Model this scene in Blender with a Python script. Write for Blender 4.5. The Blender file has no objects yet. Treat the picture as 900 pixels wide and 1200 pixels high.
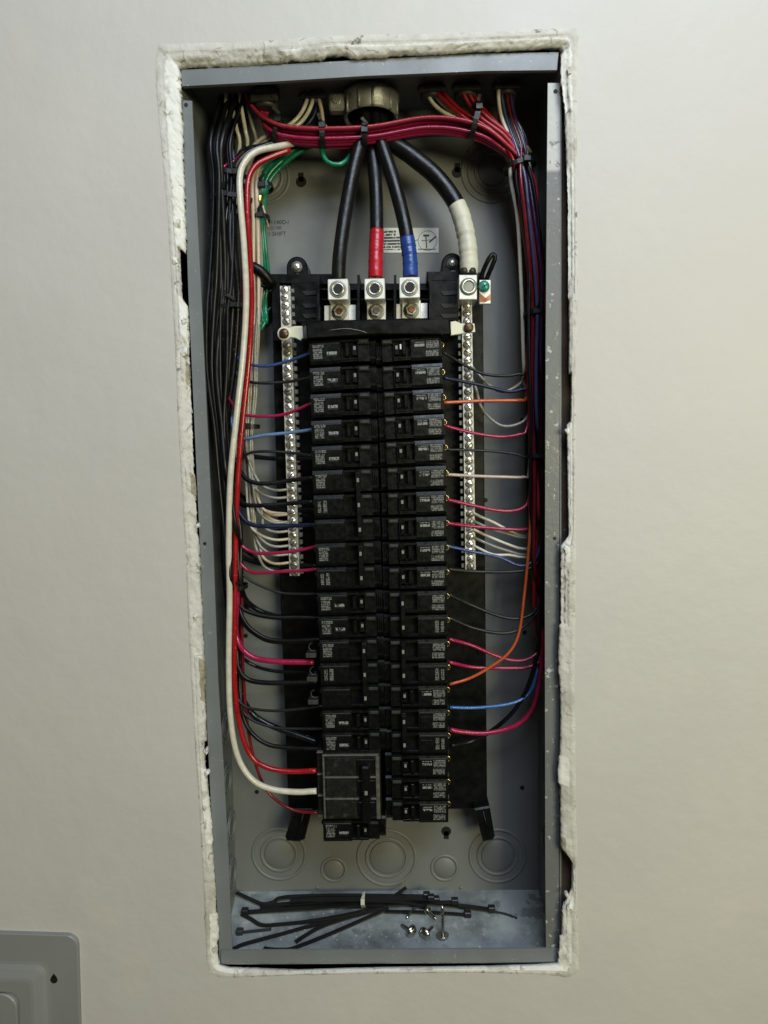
import bpy, bmesh, math, random
from mathutils import Vector, Matrix, Euler, noise
R = random.Random(7)
C = bpy.context.scene.collection
S = bpy.context.scene
rad = math.radians

# ---------------------------------------------------------------- camera
FPX = 756.0
CAMLOC = Vector((0.0223, -0.6434, 0.5318))
CAMROT = Euler((1.48585637, 0.02003177, 0.02363824), 'XYZ')
cd = bpy.data.cameras.new('camera'); cam = bpy.data.objects.new('camera', cd); C.objects.link(cam)
cam.location = CAMLOC; cam.rotation_euler = CAMROT
cd.sensor_fit = 'VERTICAL'; cd.sensor_height = 36; cd.sensor_width = 27; cd.lens = FPX / 1200 * 36
cd.clip_start = 0.01; cd.clip_end = 50
S.camera = cam
# ---------------------------------------------------------------- light
w = bpy.data.worlds.new('World'); S.world = w; w.use_nodes = True
bg = w.node_tree.nodes['Background']; bg.inputs[0].default_value = (1.0, 0.86, 0.62, 1); bg.inputs[1].default_value = 0.045
def area(name, loc, target, sx, sy, power, col):
    l = bpy.data.lights.new(name, 'AREA'); l.shape = 'RECTANGLE'; l.size = sx; l.size_y = sy; l.energy = power; l.color = col
    o = bpy.data.objects.new(name, l); C.objects.link(o); o.location = loc
    o.rotation_euler = (Vector(target) - Vector(loc)).to_track_quat('-Z', 'Y').to_euler()
    return o
area('ceiling_lamp', (0.38, -1.2, 1.72), (0, 0, 0.6), 1.1, 0.6, 25.5, (0.76, 0.86, 1.0))
area('room_lamp', (1.15, -1.95, 0.65), (0, 0, 0.3), 0.9, 0.6, 26.0, (1.0, 0.94, 0.58))
S.view_settings.view_transform = 'Standard'; S.view_settings.look = 'None'
S.view_settings.exposure = 0.0; S.view_settings.gamma = 1.0
S.cycles.use_denoising = True

# ---------------------------------------------------------------- pixel -> world
RM = CAMROT.to_matrix()
def ray(px, py): return RM @ Vector(((px - 450) / FPX, (600 - py) / FPX, -1))
def at(px, py, Y=0.0):
    d = ray(px, py); return CAMLOC + d * ((Y - CAMLOC.y) / d.y)
WALL_Y = -0.012
BACK_Y = 0.098
HW = 0.181

# ---------------------------------------------------------------- materials
def lin(c):
    return tuple(((x / 255) / 12.92 if x / 255 <= 0.04045 else ((x / 255 + 0.055) / 1.055) ** 2.4) for x in c)
MATS = {}
def mat(name, col, rough=0.5, metal=0.0, var=0.15, vscale=60, bump=0.0, bscale=400, spec=0.5, coat=0.0, stain=None, bump2=None, cracks=0):
    """stain = (colour, scale, threshold, softness); dust = (colour, amount): collects on faces pointing up"""
    m = bpy.data.materials.new(name); m.use_nodes = True; N = m.node_tree.nodes; L = m.node_tree.links
    b = N['Principled BSDF']
    b.inputs['Roughness'].default_value = rough; b.inputs['Metallic'].default_value = metal
    b.inputs['Specular IOR Level'].default_value = spec; b.inputs['Coat Weight'].default_value = coat
    tc = N.new('ShaderNodeTexCoord'); out = tc.outputs['Object']
    nz = N.new('ShaderNodeTexNoise'); nz.inputs['Scale'].default_value = vscale; nz.inputs['Detail'].default_value = 6
    L.new(out, nz.inputs['Vector'])
    mr = N.new('ShaderNodeMapRange'); mr.inputs[1].default_value = .3; mr.inputs[2].default_value = .7
    mr.inputs[3].default_value = 1 - var; mr.inputs[4].default_value = 1 + var
    L.new(nz.outputs['Fac'], mr.inputs[0])
    vm = N.new('ShaderNodeVectorMath'); vm.operation = 'SCALE'; vm.inputs[0].default_value = col[:3]
    L.new(mr.outputs[0], vm.inputs['Scale'])
    cur = vm.outputs[0]
    def mixin(c2, fac):
        nonlocal cur
        mx = N.new('ShaderNodeMix'); mx.data_type = 'RGBA'
        L.new(fac, mx.inputs[0]); L.new(cur, mx.inputs[6]); mx.inputs[7].default_value = (*c2, 1)
        cur = mx.outputs[2]
    for st in ([stain] if stain and not isinstance(stain, list) else (stain or [])):
        n2 = N.new('ShaderNodeTexNoise'); n2.inputs['Scale'].default_value = st[1]; n2.inputs['Detail'].default_value = 8
        n2.inputs['Roughness'].default_value = .62; L.new(out, n2.inputs['Vector'])
        r2 = N.new('ShaderNodeMapRange'); r2.inputs[1].default_value = st[2]; r2.inputs[2].default_value = st[2] + st[3]
        if len(st) > 4: r2.inputs[4].default_value = st[4]
        L.new(n2.outputs['Fac'], r2.inputs[0]); f = r2.outputs[0]
        if len(st) > 5:      # limited to a z range of the object (where the splash is)
            sx = N.new('ShaderNodeSeparateXYZ'); L.new(out, sx.inputs[0])
            r3 = N.new('ShaderNodeMapRange'); r3.inputs[1].default_value = st[5]; r3.inputs[2].default_value = st[6]
            L.new(sx.outputs['Z'], r3.inputs[0])
            mu = N.new('ShaderNodeMath'); mu.operation = 'MULTIPLY'; L.new(f, mu.inputs[0]); L.new(r3.outputs[0], mu.inputs[1]); f = mu.outputs[0]
        mixin(st[0], f)
    if cracks:
        vo = N.new('ShaderNodeTexVoronoi'); vo.feature = 'DISTANCE_TO_EDGE'; vo.inputs['Scale'].default_value = cracks
        wv = N.new('ShaderNodeVectorMath'); wv.operation = 'MULTIPLY_ADD'; n5 = N.new('ShaderNodeTexNoise'); n5.inputs['Scale'].default_value = 40; L.new(out, n5.inputs['Vector'])
        L.new(n5.outputs['Color'], wv.inputs[0]); wv.inputs[1].default_value = (.03, .03, .03); L.new(out, wv.inputs[2]); L.new(wv.outputs[0], vo.inputs['Vector'])
        c1 = N.new('ShaderNodeMapRange'); c1.inputs[1].default_value = .008; c1.inputs[2].default_value = .04; c1.inputs[3].default_value = 1; c1.inputs[4].default_value = 0; L.new(vo.outputs['Distance'], c1.inputs[0])
        c2 = N.new('ShaderNodeMapRange'); c2.inputs[1].default_value = .52; c2.inputs[2].default_value = .62; L.new(nz.outputs['Fac'], c2.inputs[0])
        cm = N.new('ShaderNodeMath'); cm.operation = 'MULTIPLY'; L.new(c1.outputs[0], cm.inputs[0]); L.new(c2.outputs[0], cm.inputs[1])
        cs = N.new('ShaderNodeMath'); cs.operation = 'MULTIPLY'; cs.inputs[1].default_value = .65; L.new(cm.outputs[0], cs.inputs[0]); mixin((.20, .18, .145), cs.outputs[0])
    L.new(cur, b.inputs['Base Color'])
    rr = N.new('ShaderNodeMapRange'); rr.inputs[1].default_value = .3; rr.inputs[2].default_value = .7
    rr.inputs[3].default_value = max(0.02, rough - .08); rr.inputs[4].default_value = min(1, rough + .08)
    L.new(nz.outputs['Fac'], rr.inputs[0]); L.new(rr.outputs[0], b.inputs['Roughness'])
    if bump:
        n3 = N.new('ShaderNodeTexNoise'); n3.inputs['Scale'].default_value = bscale; n3.inputs['Detail'].default_value = 5
        L.new(out, n3.inputs['Vector'])
        bp = N.new('ShaderNodeBump'); bp.inputs['Strength'].default_value = 1.0; bp.inputs['Distance'].default_value = bump
        L.new(n3.outputs['Fac'], bp.inputs['Height']); L.new(bp.outputs[0], b.inputs['Normal'])
        if bump2:
            n4 = N.new('ShaderNodeTexNoise'); n4.inputs['Scale'].default_value = bump2[1]; n4.inputs['Detail'].default_value = 7; n4.inputs['Roughness'].default_value = .55
            L.new(out, n4.inputs['Vector'])
            b4 = N.new('ShaderNodeBump'); b4.inputs['Strength'].default_value = 1.0; b4.inputs['Distance'].default_value = bump2[0]
            L.new(n4.outputs['Fac'], b4.inputs['Height']); L.new(b4.outputs[0], bp.inputs['Normal'])
    MATS[name] = m
    return m
def M(n): return MATS[n]

def print_mat(name, base, ink, row, glyph, thr, rough=.5):
    """flat print: rows of broken marks, too small to read"""
    m = bpy.data.materials.new(name); m.use_nodes = True; N = m.node_tree.nodes; L = m.node_tree.links
    b = N['Principled BSDF']; b.inputs['Roughness'].default_value = rough
    tc = N.new('ShaderNodeTexCoord'); sp = N.new('ShaderNodeSeparateXYZ'); L.new(tc.outputs['Object'], sp.inputs[0])
    oi = N.new('ShaderNodeObjectInfo'); ml = N.new('ShaderNodeMath'); ml.operation = 'MULTIPLY'; ml.inputs[1].default_value = .4; L.new(oi.outputs['Random'], ml.inputs[0])
    ad = N.new('ShaderNodeVectorMath'); ad.operation = 'ADD'; L.new(tc.outputs['Object'], ad.inputs[0]); L.new(ml.outputs[0], ad.inputs[1])
    d = N.new('ShaderNodeMath'); d.operation = 'DIVIDE'; d.inputs[1].default_value = row; L.new(sp.outputs['Z'], d.inputs[0])
    fr = N.new('ShaderNodeMath'); fr.operation = 'FRACT'; L.new(d.outputs[0], fr.inputs[0])
    g = N.new('ShaderNodeMath'); g.operation = 'GREATER_THAN'; g.inputs[1].default_value = .34; L.new(fr.outputs[0], g.inputs[0])
    nz = N.new('ShaderNodeTexNoise'); nz.inputs['Scale'].default_value = glyph; nz.inputs['Detail'].default_value = 1
    mp = N.new('ShaderNodeMapping'); mp.inputs['Scale'].default_value = (1, 1, .55); L.new(ad.outputs[0], mp.inputs[0]); L.new(mp.outputs[0], nz.inputs['Vector'])
    t = N.new('ShaderNodeMath'); t.operation = 'GREATER_THAN'; t.inputs[1].default_value = thr; L.new(nz.outputs['Fac'], t.inputs[0])
    mu = N.new('ShaderNodeMath'); mu.operation = 'MULTIPLY'; L.new(g.outputs[0], mu.inputs[0]); L.new(t.outputs[0], mu.inputs[1])
    mx = N.new('ShaderNodeMix'); mx.data_type = 'RGBA'; mx.inputs[6].default_value = (*base, 1); mx.inputs[7].default_value = (*ink, 1)
    L.new(mu.outputs[0], mx.inputs[0]); L.new(mx.outputs[2], b.inputs['Base Color'])
    MATS[name] = m

mat('wall_paint', (0.560, 0.537, 0.512), .55, var=.025, vscale=5, bump=.0003, bscale=70, stain=[((0.605, 0.575, 0.53), 9, .55, .15, .5)], bump2=(.0016, 13))
mat('plaster', (0.60, 0.58, 0.54), .85, var=.14, vscale=60, bump=.0009, bscale=220, cracks=38,
    stain=[((0.40, 0.375, 0.32), 30, .54, .08, .7), ((0.15, 0.13, 0.10), 55, .64, .03, .8)])
mat('plaster_white', (0.76, 0.75, 0.71), .75, var=.08, vscale=60, bump=.0006, bscale=220, cracks=30, stain=[((0.42, 0.40, 0.35), 45, .60, .05, .6)])
mat('torn_paper', (0.34, 0.30, 0.23), .9, var=.35, vscale=150, bump=.0012, bscale=400)
mat('stud_wood', (0.10, 0.07, 0.045), .85, var=.5, vscale=35, bump=.001, bscale=120, stain=((0.33, 0.31, 0.28), 60, .62, .04, .7))
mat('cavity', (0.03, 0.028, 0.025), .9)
mat('insulation', (0.38, 0.34, 0.16), .95, var=.5, vscale=300, bump=.002, bscale=500)
PAINT = (0.155, 0.168, 0.172)
mat('panel_paint', PAINT, .42, var=.07, vscale=18, bump=.00012, bscale=250)
mat('panel_back_paint', (0.176, 0.183, 0.178), .5, var=.10, vscale=9, bump=.00012, bscale=250, stain=[((0.12, 0.12, 0.10), 7, .50, .16, .6), ((0.30, 0.30, 0.28), 150, .70, .03, .4)])
mat('panel_floor_paint', (0.16, 0.175, 0.175), .45, var=.12, vscale=25, bump=.0006, bscale=60,
    stain=[((0.40, 0.44, 0.445), 13, .38, .20, .85), ((0.46, 0.48, 0.475), 75, .60, .06, .6), ((0.09, 0.095, 0.095), 28, .58, .05, .6)])
mat('flange_paint', (0.175, 0.19, 0.198), .4, var=.05, vscale=30, bump=.0001, bscale=250, stain=[((0.52, 0.52, 0.49), 260, .66, .02, .75)])
mat('flange_splashed', (0.145, 0.152, 0.153), .45, var=.05, vscale=30, bump=.0003, bscale=200,
    stain=[((0.50, 0.50, 0.48), 60, .40, .03, .85, at(650, 203, 0).z - at(456, 1128, .05).z, at(650, 198, 0).z - at(456, 1128, .05).z), ((0.52, 0.52, 0.50), 150, .62, .02, .8)])
mat('black_plastic', (0.0035, 0.0038, 0.0038), .34, spec=.25, var=.25, vscale=120, bump=.0001, bscale=900, stain=((0.05, 0.048, 0.043), 160, .66, .1, .2))
mat('breaker_plastic', (0.0036, 0.0042, 0.0042), .32, spec=.3, var=.2, vscale=200, bump=.00008, bscale=1500, stain=((0.06, 0.058, 0.052), 130, .62, .14, .2))
mat('breaker_highlight', (0.030, 0.033, 0.033), .45, var=.2, vscale=300)  # paler than the breaker body: painted highlight for the top edges
mat('dusty_plastic', (0.013, 0.013, 0.012), .30, var=.3, vscale=200, spec=.3, stain=((0.09, 0.085, 0.07), 110, .56, .12, .4))
mat('dusty_ridge', (0.075, 0.073, 0.064), .7, var=.3, vscale=200, stain=((0.16, 0.15, 0.125), 300, .55, .1, .6))
mat('slot_black', (0.003, 0.003, 0.003), .6)
mat('toggle_mark', (0.22, 0.215, 0.195), .5)
mat('glint_white', (0.75, 0.75, 0.72), .4)  # near-white colour of a painted glint, no print
mat('aluminium', (0.86, 0.86, 0.82), .35, metal=.25, var=.06, vscale=200, bump=.0001, bscale=900)
mat('screw_steel', (0.68, 0.66, 0.62), .30, metal=.75, var=.25, vscale=400)
mat('bar_dull', (0.22, 0.22, 0.20), .5, metal=.3)
mat('screw_dull', (0.30, 0.29, 0.27), .38, metal=.7, var=.3)
mat('bar_metal', (0.52, 0.515, 0.48), .42, metal=.35, var=.35, vscale=260, bump=.0004, bscale=700)
mat('bore_dark', (0.022, 0.020, 0.015), .45)
mat('loose_steel', (0.50, 0.49, 0.46), .22, metal=1, var=.3, vscale=500)
mat('ring_metal', (0.26, 0.26, 0.22), .4, metal=.5)
mat('copper', (0.55, 0.25, 0.12), .3, metal=1)
mat('brass', (0.75, 0.58, 0.20), .3, metal=1, var=.2)
mat('bronze_screw', (0.10, 0.065, 0.045), .4, metal=.7)
mat('green_screw', (0.03, 0.22, 0.17), .35, metal=.5)
mat('ivory', (0.78, 0.75, 0.58), .4, var=.05)
mat('cast_zinc', (0.30, 0.30, 0.275), .38, metal=.35, var=.25, vscale=80, bump=.0004, bscale=300, stain=((0.5, 0.33, 0.16), 25, .60, .1, .6))
mat('dark_zinc', (0.045, 0.045, 0.042), .5, metal=.3, var=.3, vscale=80)
WIRE = dict(black=(0.006, 0.006, 0.007), red=(0.30, 0.010, 0.018), magenta=(0.31, 0.013, 0.062), pink=(0.38, 0.035, 0.055),
            darkred=(0.16, 0.010, 0.018), purple=(0.055, 0.02, 0.07), blue=(0.035, 0.065, 0.20), slate=(0.06, 0.07, 0.15), navy=(0.010, 0.015, 0.045), skyblue=(0.13, 0.22, 0.40),
            brightblue=(0.035, 0.13, 0.36), orange=(0.50, 0.095, 0.03), white=(0.60, 0.565, 0.47), grey=(0.25, 0.245, 0.215),
            tan=(0.52, 0.42, 0.31), green=(0.008, 0.17, 0.085), palepink=(0.50, 0.38, 0.34), charcoal=(0.016, 0.017, 0.018))
for k, c in WIRE.items(): mat('wire_' + k, c, .36 if k in ('black', 'charcoal', 'navy') else .19, var=.12, vscale=140, bump=.0001, bscale=300, spec=.35 if k in ('black', 'charcoal', 'navy') else .5)
mat('wire_printed_black', (0.008, 0.008, 0.01), .27, stain=((0.55, 0.53, 0.45), 520, .67, .01))
mat('wire_printed_red', (0.30, 0.008, 0.012), .2, stain=((0.8, 0.6, 0.4), 520, .67, .01))
mat('feeder_black', (0.005, 0.005, 0.0055), .36, spec=.4, var=.2, vscale=80, bump=.0003, bscale=200)
mat('tape_red', (0.42, 0.010, 0.02), .3, bump=.0004, bscale=150)
mat('tape_blue', (0.015, 0.055, 0.25), .3, bump=.0004, bscale=150)
mat('tape_white', (0.60, 0.58, 0.47), .45, var=.08, bump=.0006, bscale=150, stain=((0.35, 0.33, 0.27), 90, .63, .03, .5))
mat('tie_black', (0.010, 0.010, 0.011), .4)
mat('tie_grey', (0.035, 0.038, 0.042), .4)
mat('sticker', (0.66, 0.68, 0.64), .5)
mat('ink', (0.03, 0.03, 0.03), .6)
mat('stamp_ink', (0.022, 0.024, 0.022), .7)
mat('cover_paint', (0.235, 0.24, 0.24), .38, var=.05, vscale=12, bump=.00015, bscale=200)
print_mat('breaker_print', (0.012, 0.013, 0.013), (0.17, 0.175, 0.165), .0018, 760, .46)
print_mat('breaker_brand', (0.008, 0.009, 0.009), (0.24, 0.245, 0.235), .0043, 640, .44)
print_mat('sticker_print', (0.66, 0.68, 0.64), (0.05, 0.05, 0.05), .0033, 520, .46)

# ---------------------------------------------------------------- mesh builder
WL = {}
class MB:
    def __init__(s): s.v = []; s.f = []; s.sm = []; s.mi = []; s.cur = 0
    def add(s, vs, fs, smooth=False):
        n = len(s.v); s.v += [Vector(v) for v in vs]
        for f in fs: s.f.append([i + n for i in f]); s.sm.append(smooth); s.mi.append(s.cur)
        return s
    def box(s, x0, x1, y0, y1, z0, z1, c=0.0004):
        if x0 > x1: x0, x1 = x1, x0
        if y0 > y1: y0, y1 = y1, y0
        if z0 > z1: z0, z1 = z1, z0
        c = min(c, (x1 - x0) * .3, (y1 - y0) * .3, (z1 - z0) * .3)
        X = (x0, x1); Y = (y0, y1); Z = (z0, z1)
        vs = []; idx = {}
        for i in (0, 1):
            for j in (0, 1):
                for k in (0, 1):
                    sx, sy, sz = (1, -1)[i], (1, -1)[j], (1, -1)[k]
                    p = Vector((X[i], Y[j], Z[k]))
                    idx[i, j, k] = len(vs)
                    vs += [p + Vector((0, sy * c, sz * c)), p + Vector((sx * c, 0, sz * c)), p + Vector((sx * c, sy * c, 0))]
        I = lambda i, j, k, a: idx[i, j, k] + a
        fs = []
        for i in (0, 1): fs.append([I(i, 0, 0, 0), I(i, 1, 0, 0), I(i, 1, 1, 0), I(i, 0, 1, 0)][::(1 if i else -1)])
        for j in (0, 1): fs.append([I(0, j, 0, 1), I(1, j, 0, 1), I(1, j, 1, 1), I(0, j, 1, 1)][::(-1 if j else 1)])
        for k in (0, 1): fs.append([I(0, 0, k, 2), I(1, 0, k, 2), I(1, 1, k, 2), I(0, 1, k, 2)][::(1 if k else -1)])
        for j in (0, 1):
            for k in (0, 1): fs.append([I(0, j, k, 1), I(0, j, k, 2), I(1, j, k, 2), I(1, j, k, 1)][::(1 if j != k else -1)])
        for i in (0, 1):
            for k in (0, 1): fs.append([I(i, 0, k, 2), I(i, 0, k, 0), I(i, 1, k, 0), I(i, 1, k, 2)][::(1 if i != k else -1)])
        for i in (0, 1):
            for j in (0, 1): fs.append([I(i, j, 0, 0), I(i, j, 0, 1), I(i, j, 1, 1), I(i, j, 1, 0)][::(1 if i != j else -1)])
        for i in (0, 1):
            for j in (0, 1):
                for k in (0, 1): fs.append([I(i, j, k, 0), I(i, j, k, 1), I(i, j, k, 2)][::(1 if (i + j + k) % 2 else -1)])
        return s.add(vs, fs)
    def prism(s, poly, y0, y1, c=0.0):
        """poly: list of world (x,z) points; extruded from y0 (front) to y1; c chamfers the front edge"""
        n = len(poly); cx = sum(p[0] for p in poly) / n; cz = sum(p[1] for p in poly) / n
        def ins(p, d):
            v = Vector((cx - p[0], cz - p[1])); v.normalize(); return (p[0] + v.x * d * 1.3, p[1] + v.y * d * 1.3)
        rings = []
        if c: rings.append([(*ins(p, c), y0) for p in poly]); rings.append([(*p, y0 + c) for p in poly])
        else: rings.append([(*p, y0) for p in poly])
        rings.append([(*p, y1) for p in poly])
        vs = [(x, y, z) for r in rings for x, z, y in r]
        fs = [list(range(n))[::-1], [len(vs) - n + i for i in range(n)]]
        for k in range(len(rings) - 1):
            for i in range(n):
                j = (i + 1) % n; fs.append([k * n + i, k * n + j, (k + 1) * n + j, (k + 1) * n + i])
        return s.add(vs, fs)
    def pxprism(s, pts, Yf, Yb, c=0.0):
        P = [at(x, y, Yf) for x, y in pts]
        return s.prism([(p.x, p.z) for p in P], Yf, Yb, c)
    def lathe(s, c, axis, prof, n=20, smooth=True):
        """prof: list of (r, h along axis)"""
        ax = Vector(axis).normalized(); u = ax.orthogonal().normalized(); v = ax.cross(u); c = Vector(c)
        vs = []
        for r, h in prof:
            for i in range(n):
                a = 2 * math.pi * i / n; vs.append(c + ax * h + (u * math.cos(a) + v * math.sin(a)) * r)
        fs = []
        for k in range(len(prof) - 1):
            for i in range(n):
                j = (i + 1) % n; fs.append([k * n + i, k * n + j, (k + 1) * n + j, (k + 1) * n + i])
        s.add(vs, fs, smooth)
        for k in (0, len(prof) - 1):
            if prof[k][0] > 1e-5:
                m = len(s.v) - len(vs) + k * n
                s.f.append([m + i for i in range(n)]); s.sm.append(False); s.mi.append(s.cur)
        return s
    def cyl(s, c, axis, r, h, n=16, ch=0.0003):
        ch = min(ch, h * .4, r * .4)
        return s.lathe(c, axis, [(r, 0), (r, h - ch), (r - ch, h)], n, False)
    def ring(s, c, axis, R1, r2, n=36, m=6, a0=0, a1=2 * math.pi, flat=1.0):
        ax = Vector(axis).normalized(); u = Vector((1, 0, 0)) if abs(ax.x) < .9 else Vector((0, 1, 0)); v = ax.cross(u); c = Vector(c)
        closed = abs(a1 - a0 - 2 * math.pi) < 1e-4; k = n if closed else n + 1
        vs = []
        for i in range(k):
            a = a0 + (a1 - a0) * i / n; d = u * math.cos(a) + v * math.sin(a)
            for j in range(m):
                b = 2 * math.pi * j / m; vs.append(c + d * (R1 + r2 * math.cos(b)) + ax * (r2 * flat * math.sin(b)))
        fs = []
        for i in range(n):
            i2 = (i + 1) % k
            for j in range(m):
                j2 = (j + 1) % m; fs.append([i * m + j, i2 * m + j, i2 * m + j2, i * m + j2])
        return s.add(vs, fs, True)
    def tube(s, path, r, n=8, caps=True, rfun=None, squash=None):
        P = path; k = len(P); vs = []; up = None
        for i in range(k):
            t = (P[min(i + 1, k - 1)] - P[max(i - 1, 0)]).normalized()
            if up is None: up = t.orthogonal().normalized()
            up = (up - t * up.dot(t)).normalized(); side = t.cross(up)
            rr = r if rfun is None else rfun(i / (k - 1))
            for j in range(n):
                a = 2 * math.pi * j / n; vs.append(P[i] + (up * math.cos(a) + side * math.sin(a)) * rr)
        fs = []
        for i in range(k - 1):
            for j in range(n):
                j2 = (j + 1) % n; fs.append([i * n + j, i * n + j2, (i + 1) * n + j2, (i + 1) * n + j])
        s.add(vs, fs, True)
        if caps:
            m = len(s.v) - len(vs)
            s.f.append([m + j for j in range(n)][::-1]); s.sm.append(False); s.mi.append(s.cur)
            s.f.append([m + (k - 1) * n + j for j in range(n)]); s.sm.append(False); s.mi.append(s.cur)
        return s
    def strap(s, path, wd, th, nrm=Vector((0, 0, 1))):
        """flat strip along a path: width wd across, thickness th along nrm"""
        P = path; k = len(P); vs = []
        for i in range(k):
            t = (P[min(i + 1, k - 1)] - P[max(i - 1, 0)]).normalized(); sd = t.cross(nrm).normalized(); n2 = sd.cross(t).normalized()
            for a, b in ((-1, -1), (1, -1), (1, 1), (-1, 1)): vs.append(P[i] + sd * a * wd / 2 + n2 * b * th / 2)
        fs = [[0, 1, 2, 3], [4 * k - 1, 4 * k - 2, 4 * k - 3, 4 * k - 4]]
        for i in range(k - 1):
            for j in range(4):
                j2 = (j + 1) % 4; fs.append([i * 4 + j, (i + 1) * 4 + j, (i + 1) * 4 + j2, i * 4 + j2])
        return s.add(vs, fs)
    def build(s, name, material, parent=None, origin=None, local=False, fix=True):
        me = bpy.data.meshes.new(name)
        if parent is not None and origin is None: O = Vector((0, 0, 0)) if local else WL[parent]
        elif origin is not None: O = Vector(origin)
        else:
            lo = [min(v[i] for v in s.v) for i in range(3)]; hi = [max(v[i] for v in s.v) for i in range(3)]
            O = Vector(((lo[0] + hi[0]) / 2, (lo[1] + hi[1]) / 2, lo[2]))
        me.from_pydata([v - O for v in s.v], [], s.f)
        for i, p in enumerate(me.polygons): p.use_smooth = s.sm[i]; p.material_index = s.mi[i]
        for mt in (material if isinstance(material, (list, tuple)) else [material]): me.materials.append(M(mt) if isinstance(mt, str) else mt)
        if fix:
            bm = bmesh.new(); bm.from_mesh(me); bmesh.ops.recalc_face_normals(bm, faces=bm.faces); bm.to_mesh(me); bm.free()
        o = bpy.data.objects.new(name, me); C.objects.link(o)
        if parent is not None:
            o.parent = parent; o.location = (0, 0, 0) if origin is None else (O - WL[parent])
        else: o.location = O
        WL[o] = O.copy()
        return o
def empty(name, loc):
    o = bpy.data.objects.new(name, None); C.objects.link(o); o.location = loc; o.empty_display_size = .01; WL[o] = Vector(loc); return o
def tag(o, label, cat, group=None):
    o['label'] = label; o['category'] = cat
    if group: o['group'] = group
    return o
def struct(o): o['kind'] = 'structure'; return o
def smoothpath(pts, step=0.004):
    """Catmull-Rom through world points"""
    P = [Vector(p) for p in pts]; P = [P[0] * 2 - P[1]] + P + [P[-1] * 2 - P[-2]]; out = []
    for i in range(1, len(P) - 2):
        a, b, c, d = P[i - 1:i + 3]; n = max(2, int((c - b).length / step))
        for k in range(n):
            t = k / n
            out.append(.5 * ((2 * b) + (c - a) * t + (2 * a - 5 * b + 4 * c - d) * t * t + (3 * b - a - 3 * c + d) * t ** 3))
    out.append(P[-2]); return out
def clampx(p, r):
    L = HW - .0035 - r
    return Vector((max(-L, min(L, p.x)), min(p.y, BACK_Y - r - .0015), p.z))
def pxpath(pts, r=0.0, step=0.004):
    return [clampx(p, r) for p in smoothpath([at(*p) for p in pts], step)]
def lerp(a, b, t): return a + (b - a) * t
def interp(tab, y):
    if y <= tab[0][0]: return tab[0][1]
    for (a, u), (b, v) in zip(tab, tab[1:]):
        if y <= b: return lerp(u, v, (y - a) / (b - a))
    return tab[-1][1]

# ---------------------------------------------------------------- wall with its torn opening
def resample(pts, n):
    L = [0]
    for a, b in zip(pts, pts[1:]): L.append(L[-1] + math.dist(a, b))
    out = []
    for i in range(n):
        d = L[-1] * i / n; k = 0
        while k < len(L) - 2 and L[k + 1] < d: k += 1
        t = (d - L[k]) / max(1e-6, L[k + 1] - L[k]); out.append((lerp(pts[k][0], pts[k + 1][0], t), lerp(pts[k][1], pts[k + 1][1], t)))
    return out
outL = [(187, 56), (184, 68), (185, 110), (193, 200), (198, 260), (206, 400), (210, 500), (218, 640), (222, 740), (228, 850), (235, 960), (240, 1050), (243, 1128)]
outB = [(243, 1128), (247, 1140), (262, 1145), (350, 1142), (450, 1140), (560, 1139), (640, 1141), (668, 1144)]
outR = [(668, 1144), (677, 1136), (676, 1100), (675, 1000), (673, 900), (672, 800), (674, 600), (674, 450), (676, 300), (675, 100), (676, 46)]
outT = [(676, 46), (672, 36), (600, 39), (500, 43), (400, 45), (300, 52), (215, 55), (187, 56)]
inL = [(210, 84), (210, 110), (213, 200), (218, 300), (224, 450), (228, 560), (234, 700), (239, 800), (242, 900), (249, 1000), (254, 1080), (257, 1125)]
inB = [(257, 1125), (258, 1130), (270, 1133), (350, 1136), (450, 1133), (560, 1132), (630, 1130), (655, 1128)]
inR = [(655, 1128), (657, 1110), (658, 1062), (669, 1040), (670, 1008), (657, 994), (656, 900), (656, 640), (666, 628), (664, 500), (667, 400), (666, 250), (662, 130), (658, 100), (658, 62)]
inT = [(658, 62), (655, 58), (560, 62), (480, 67), (412, 70), (405, 66), (383, 67), (376, 73), (300, 77), (225, 81), (210, 84)]
NS = dict(L=420, B=160, R=420, T=190)
def loop(a, b, c, d): return resample(a, NS['L']) + resample(b, NS['B']) + resample(c, NS['R']) + resample(d, NS['T'])
OUT = loop(outL, outB, outR, outT); INN = loop(inL, inB, inR, inT); NP = len(OUT)
def fbm(x, y, z, o=4): return noise.fractal(Vector((x, y, z)), .9, 2.1, o)
def jit(p, amp, seed, f=.06): return (p[0] + amp * fbm(p[0] * f, p[1] * f, seed), p[1] + amp * fbm(p[0] * f, p[1] * f, seed + 7))
wall = MB()
hole = [at(*jit(p, 1.6, 3), WALL_Y) for p in OUT]
cen = at(440, 600, WALL_Y)
ringn = []
for k in (1, 2):
    out = []
    for h in hole:
        d = h - cen
        if k == 1: q = h + d.normalized() * .02
        else:
            X, Z = 2.2, 2.2; s_ = min(X / max(1e-6, abs(d.x)), Z / max(1e-6, abs(d.z))); q = cen + d * s_
        q.y = WALL_Y; out.append(q)
    ringn.append(out)
allv = hole + ringn[0] + ringn[1]
fs = []
for k in range(2):
    for i in range(NP):
        j = (i + 1) % NP; fs.append([k * NP + i, k * NP + j, (k + 1) * NP + j, (k + 1) * NP + i])
wall.add(allv, fs)
wall_o = struct(wall.build('wall', 'wall_paint', origin=(cen.x, WALL_Y, 0), fix=False))
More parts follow.
